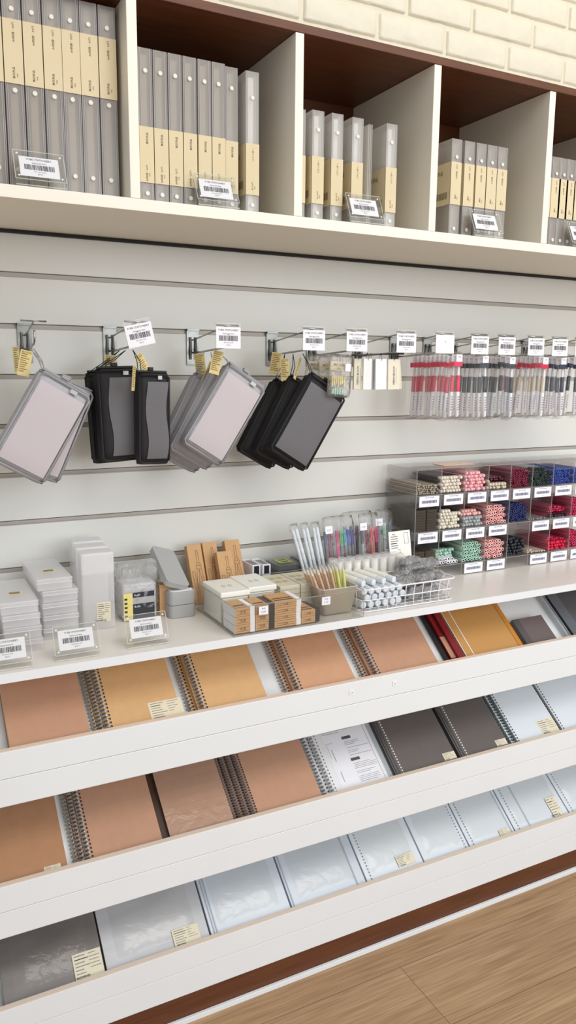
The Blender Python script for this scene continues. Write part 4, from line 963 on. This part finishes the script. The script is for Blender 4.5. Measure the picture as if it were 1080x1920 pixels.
# frosted bin with pencils
T = thing('frosted_bin', 'frosted tapered bin full of wrapped pencils, between acrylic tray bays and wire basket', 'bin', (.850, -.262, TZ+.0004))
mb = MB(); o_w, o_b, dd, db, hh = .044, .036, .050, .042, .058
def ring(w, d, z, r=.008):
    P = []
    for cx, cy, a0 in ((w-r, d-r, 0), (-w+r, d-r, 90), (-w+r, -d+r, 180), (w-r, -d+r, 270)):
        for k in range(4): a = R(a0+30*k); P.append((cx+r*math.cos(a), cy+r*math.sin(a), z))
    return P
rs = [ring(o_b, db-.012, 0), ring(o_w, dd-.012, hh), ring(o_w-.0018, dd-.0138, hh), ring(o_b-.0018, db-.0138, .002)]
vs = sum(rs, []); N = 16; fs = [tuple(range(N))[::-1], tuple(range(3*N, 4*N))]
for j in range(3): fs += [(j*N+i, j*N+(i+1) % N, (j+1)*N+(i+1) % N, (j+1)*N+i) for i in range(N)]
mb.add(vs, fs); mb.build('bin_body', 'frostbin', T)
MB().tube(ring(o_w+.001, dd-.011, hh), .0013, 5, closed=True).build('rim', 'frost', T)
pc = None
for i in range(18):
    c, r_ = i % 6, i//6
    kind = 'limepencil' if c > 3 else 'pencilwood'
    T = thing('pencil', '%s wrapped pencil in the frosted bin, %s row, %s from left' % ('lime' if c > 3 else 'wooden', ['front', 'middle', 'rear'][r_], ORD[c]), 'pencil', (.823+.0105*c, -.288+.013*r_, TZ+.006), (R(-18-3*r_), R(-16+3.5*c), 0), 'wrapped pencils in the bin')
    MB().lathe([(.0036, 0), (.0036, .082), (.0010, .094)], 6, mats=[0, 1]).build('shaft', [kind, 'creamrod'], T)
    MB().lathe([(.0047, .03), (.0049, .09), (.002, .100)], 7).build('clear_wrap', 'bag', T)
# white wire basket
bx0, bx1, by0, by1, bz0, bz1 = .900, 1.150, -.308, -.205, CZ+.002, CZ+.052
T = thing('wire_basket', 'white wire basket of glue sticks and black packets at the counter edge', 'basket', ((bx0+bx1)/2, by0, CZ))
m = MB()
def rr(x0, x1, y0, y1, z, r=.015):
    P = []
    for cx, cy, a0 in ((x1-r, y1-r, 0), (x0+r, y1-r, 90), (x0+r, y0+r, 180), (x1-r, y0+r, 270)):
        for k in range(4): a = R(a0+30*k); P.append((cx+r*math.cos(a), cy+r*math.sin(a), z))
    return P
m.tube(rr(bx0-.004, bx1+.004, by0-.004, by1+.004, bz1), .0017, 6, closed=True)
m.build('rim_wire', 'paper', T, smooth=True, loc=(-(bx0+bx1)/2, -by0, -CZ)); m = MB()
for z in (bz0, (bz0+bz1)/2): m.tube(rr(bx0, bx1, by0, by1, z), .0013, 6, closed=True)
for k in range(10):
    x = bx0+.02+(bx1-bx0-.04)*k/9
    m.tube([(x, by0-.004, bz1), (x, by0, (bz0+bz1)/2), (x, by0, bz0), (x, by1, bz0), (x, by1+.004, bz1)], .0011, 5)
for k in range(4):
    y = by0+.02+(by1-by0-.04)*k/3; m.tube([(bx0-.004, y, bz1), (bx0, y, bz0), (bx1, y, bz0), (bx1+.004, y, bz1)], .0011, 5)
m.build('side_wires', 'paper', T, smooth=True, loc=(-(bx0+bx1)/2, -by0, -CZ))
gs = None
k = 0
for row in range(3):
    for c in range(6):
        x = bx0+.014+.0188*c+(.0094 if row % 2 else 0); z = CZ+.0125+.0155*row
        l = 'white glue stick lying end-on, %s layer, %s from left, in the wire basket' % (['bottom', 'middle', 'top'][row], ORD[c])
        loc = (x, by0+.012+random.uniform(0, .004), z)
        if gs is None:
            gs = thing('glue_stick', l, 'glue stick', loc, group='glue sticks in the wire basket')
            MB().lathe([(.0080, .022), (.0084, .0225), (.0084, .083), (.006, .086)], 14, axis='y').build('tube', 'gluewhite', gs, smooth=False)
            MB().lathe([(.0056, 0), (.0074, .001), (.0078, .0215)], 14, axis='y').build('cap', 'gluecap', gs)
        else: dup(gs, loc, label=l)
for c in range(4):
    dup(gs, (bx0+.020+.027*c, by0+.026, CZ+.0575), (R(5), 0, R(18)), 'white glue stick lying slantwise on top of the basket heap, %s from left' % ORD[c])
M['blackgloss'] = pm('black_gloss_packet', (62, 60, 62), 0.2, nscale=95, bump=.9, col2=(190, 188, 188))  # pale noise in the colour paints highlights on the crinkled wrap
k = 0
for (x, y, z, rz) in [(1.055, -.275, .022, 5), (1.105, -.272, .022, -8), (1.06, -.235, .022, 10), (1.115, -.235, .022, 3), (1.04, -.265, .046, -20), (1.085, -.268, .047, 15), (1.125, -.262, .047, -12), (1.06, -.235, .058, 30), (1.10, -.232, .068, -25), (1.13, -.225, .07, 20), (1.08, -.225, .078, 5)]:
    T = thing('black_packet', 'crinkled black packet in clear wrap, '+['front lower left', 'front lower right', 'rear lower left', 'rear lower right', 'front upper beside the glue sticks', 'front upper middle', 'front upper right', 'slanting one near the card', 'rear upper middle', 'rear upper right corner', 'topmost at the back'][k]+' in the wire basket', 'packet', (x, y, CZ+z), (R(random.uniform(60, 100)), R(random.uniform(-15, 15)), R(rz)), 'black packets in the wire basket')
    MB().pillow(-.022, .022, -.018, .018, .018, nx=7, nz=7, rough=.004, sd=k+20).build('contents', 'blackgloss', T, smooth=False)
    MB().pillow(-.027, .027, -.023, .023, .022, nx=8, nz=8, rough=.004, sd=k+50).build('clear_wrap', 'bagthick', T, smooth=False); k += 1
# upright cream tubes behind the basket
src = None
for r_ in range(2):
    for c in range(8):
        l = 'cream white capped tube standing upright, %s of the %s row behind the wire basket' % (ORD[c], ['front', 'rear'][r_]); loc = (.912+.0242*c, -.188+.026*r_, CZ+.0004)
        if src is None:
            src = thing('upright_tube', l, 'tube', loc, group='cream tubes behind the basket')
            MB().lathe([(.0095, 0), (.0106, .001), (.0106, .048)], 14).build('tube', 'creamtube', src, smooth=False)
            MB().lathe([(.0110, .0505), (.0110, .086), (.0100, .0890)], 14).build('cap', 'frost', src)
            MB().lathe([(.0107, .0483), (.01075, .0502)], 14).build('ring', 'greyplastic', src)
            MB().lathe([(.0088, .0507), (.0082, .083)], 10).build('inner_stick', 'gluewhite', src)
        else: dup(src, loc, label=l)
# white card
T = thing('backing_card', 'tall white backing card with small print standing behind the wire basket', 'card', (1.1065, -.168, CZ+.0254), (R(-10), 0, R(4)))
c = MB().box(-.033, .033, 0, .0012, 0, .112)
for k in range(6): c.box(-.028, -.006+random.uniform(-.004, .003), -.0003, 0, .098-.0055*k, .1002-.0055*k, 1 if k == 3 else 2)
c.text('MUJI', .005, (-.018, -.0004, .104), mat=1); c.text('¥390', .004, (-.003, -.0004, .066), mat=2); c.text('文具', .005, (-.003, -.0004, .059), mat=2)
c.line2([(.014, .080), (.026, .080), (.026, .106), (.014, .106), (.014, .080)], .0007, (0, -.0004, 0), (1, 0, 0), (0, 0, 1), 1)
c.build('card', ['gluewhite', 'ink', 'ink2'], T)
# wire holder with coloured pen sets
T = thing('wire_holder', 'grey wire holder behind the cream tubes, holding bags of pens', 'holder', (.985, -.13, CZ))
m = MB()
for z, r_ in ((.052, .0013), (.003, .0011)): m.tube([(x-.985, y+.13, z) for x, y, _ in rr(.868, 1.115, -.145, -.035, 0)], r_, 6, closed=True)
for k in range(14): x = -.105+.2*k/13; m.tube([(x, -.015, .003), (x, -.015, .052)], .0008, 5)
for k in range(6): y = -.005+.014*k; m.tube([(-.117, y, .003), (-.117, y, .052)], .0008, 5)
m.build('wire_frame', 'wire', T, smooth=True)
def pen_bag(label, x, y, cols, w, lean, rz, sticker=True):
    T = thing('pen_set_bag', label, 'pen set', (x, y, CZ+.006), (R(-lean), 0, R(rz)), 'bagged pen sets')
    n = len(cols); p = MB().pillow(0, w, 0, .172, .014, nx=10, nz=14, rough=.0022, sd=int(x*500), p=8); p.build('clear_bag', 'bag', T, smooth=True)
    mt = []; 
    for i, c in enumerate(cols):
        xx = w*(i+.7)/(n+.4); q = MB()
        q.lathe([(.0014, .008), (.0036, .020), (.0040, .098)], 8, mats=[1, 1], o=(xx, 0, 0)); q.lathe([(.0044, .098), (.0044, .132), (.0034, .136)], 8, mats=[0, 0], o=(xx, 0, 0)); q.box(xx-.0007, xx+.0007, -.0062, -.0044, .104, .134, 0)
        q.build('pen', [c[0], c[1]], T, smooth=False)
    if sticker: MB().box(-.010, .010, -.0006, 0, -.009, .009).text('5.90', .006, (0, -.0009, -.001), mat=1).build('price_sticker', ['paper', 'bluelabel'], T, loc=(w*.14, -.0094, .140))
    return T
pen_bag('bag of many-coloured pens, from red to blue and purple, behind the cream tubes', .918, -.125, [('slateblue', 'bodygrey'), ('crimson', 'crimson'), ('bodygrey', 'bodygrey'), ('magenta', 'magenta'), ('green', 'bodygrey'), ('cyan', 'bodygrey'), ('blue', 'bodygrey'), ('purple', 'bodygrey')], .092, 10, 3)
pen_bag('bag of red, coral and pink pens, left of the white backing card', 1.018, -.122, [('bodygrey', 'pearlgrey'), ('crimson', 'crimson'), ('coral', 'coral'), ('magenta', 'crimson')], .060, 8, 2)
pen_bag('bag of pale silver pens with green and blue caps, rear right behind the backing card', 1.085, -.085, [('pearlgrey', 'pearlgrey'), ('mint', 'pearlgrey'), ('slateblue', 'pearlgrey')], .055, 6, -2)
pen_bag('rear bag of pens with a white sticker near its top', .985, -.085, [('bodygrey', 'bodygrey')]*5, .095, 6, 0, False)
for i, (x, a) in enumerate([(.868, 12), (.885, 9), (.902, 6)]):
    T = thing('silver_pen_sleeve', ['leftmost', 'middle', 'right'][i]+' of the three leaning silvery clear sleeves with white pens left of the coloured pens', 'pen set', (x+.012, -.118-.006*i, CZ+.006), (R(-12), R(-a), 0), 'silvery pen sleeves')
    MB().pillow(-.012, .012, 0, .165, .010, nx=5, nz=14, rough=.002, sd=i+80).build('clear_sleeve', 'bag', T, smooth=True)
    for dx in (-.005, .005): MB().lathe([(.0014, .006), (.0036, .018), (.0038, .146), (.003, .15)], 8, o=(dx, 0, 0)).build('pen', 'gluecap', T)
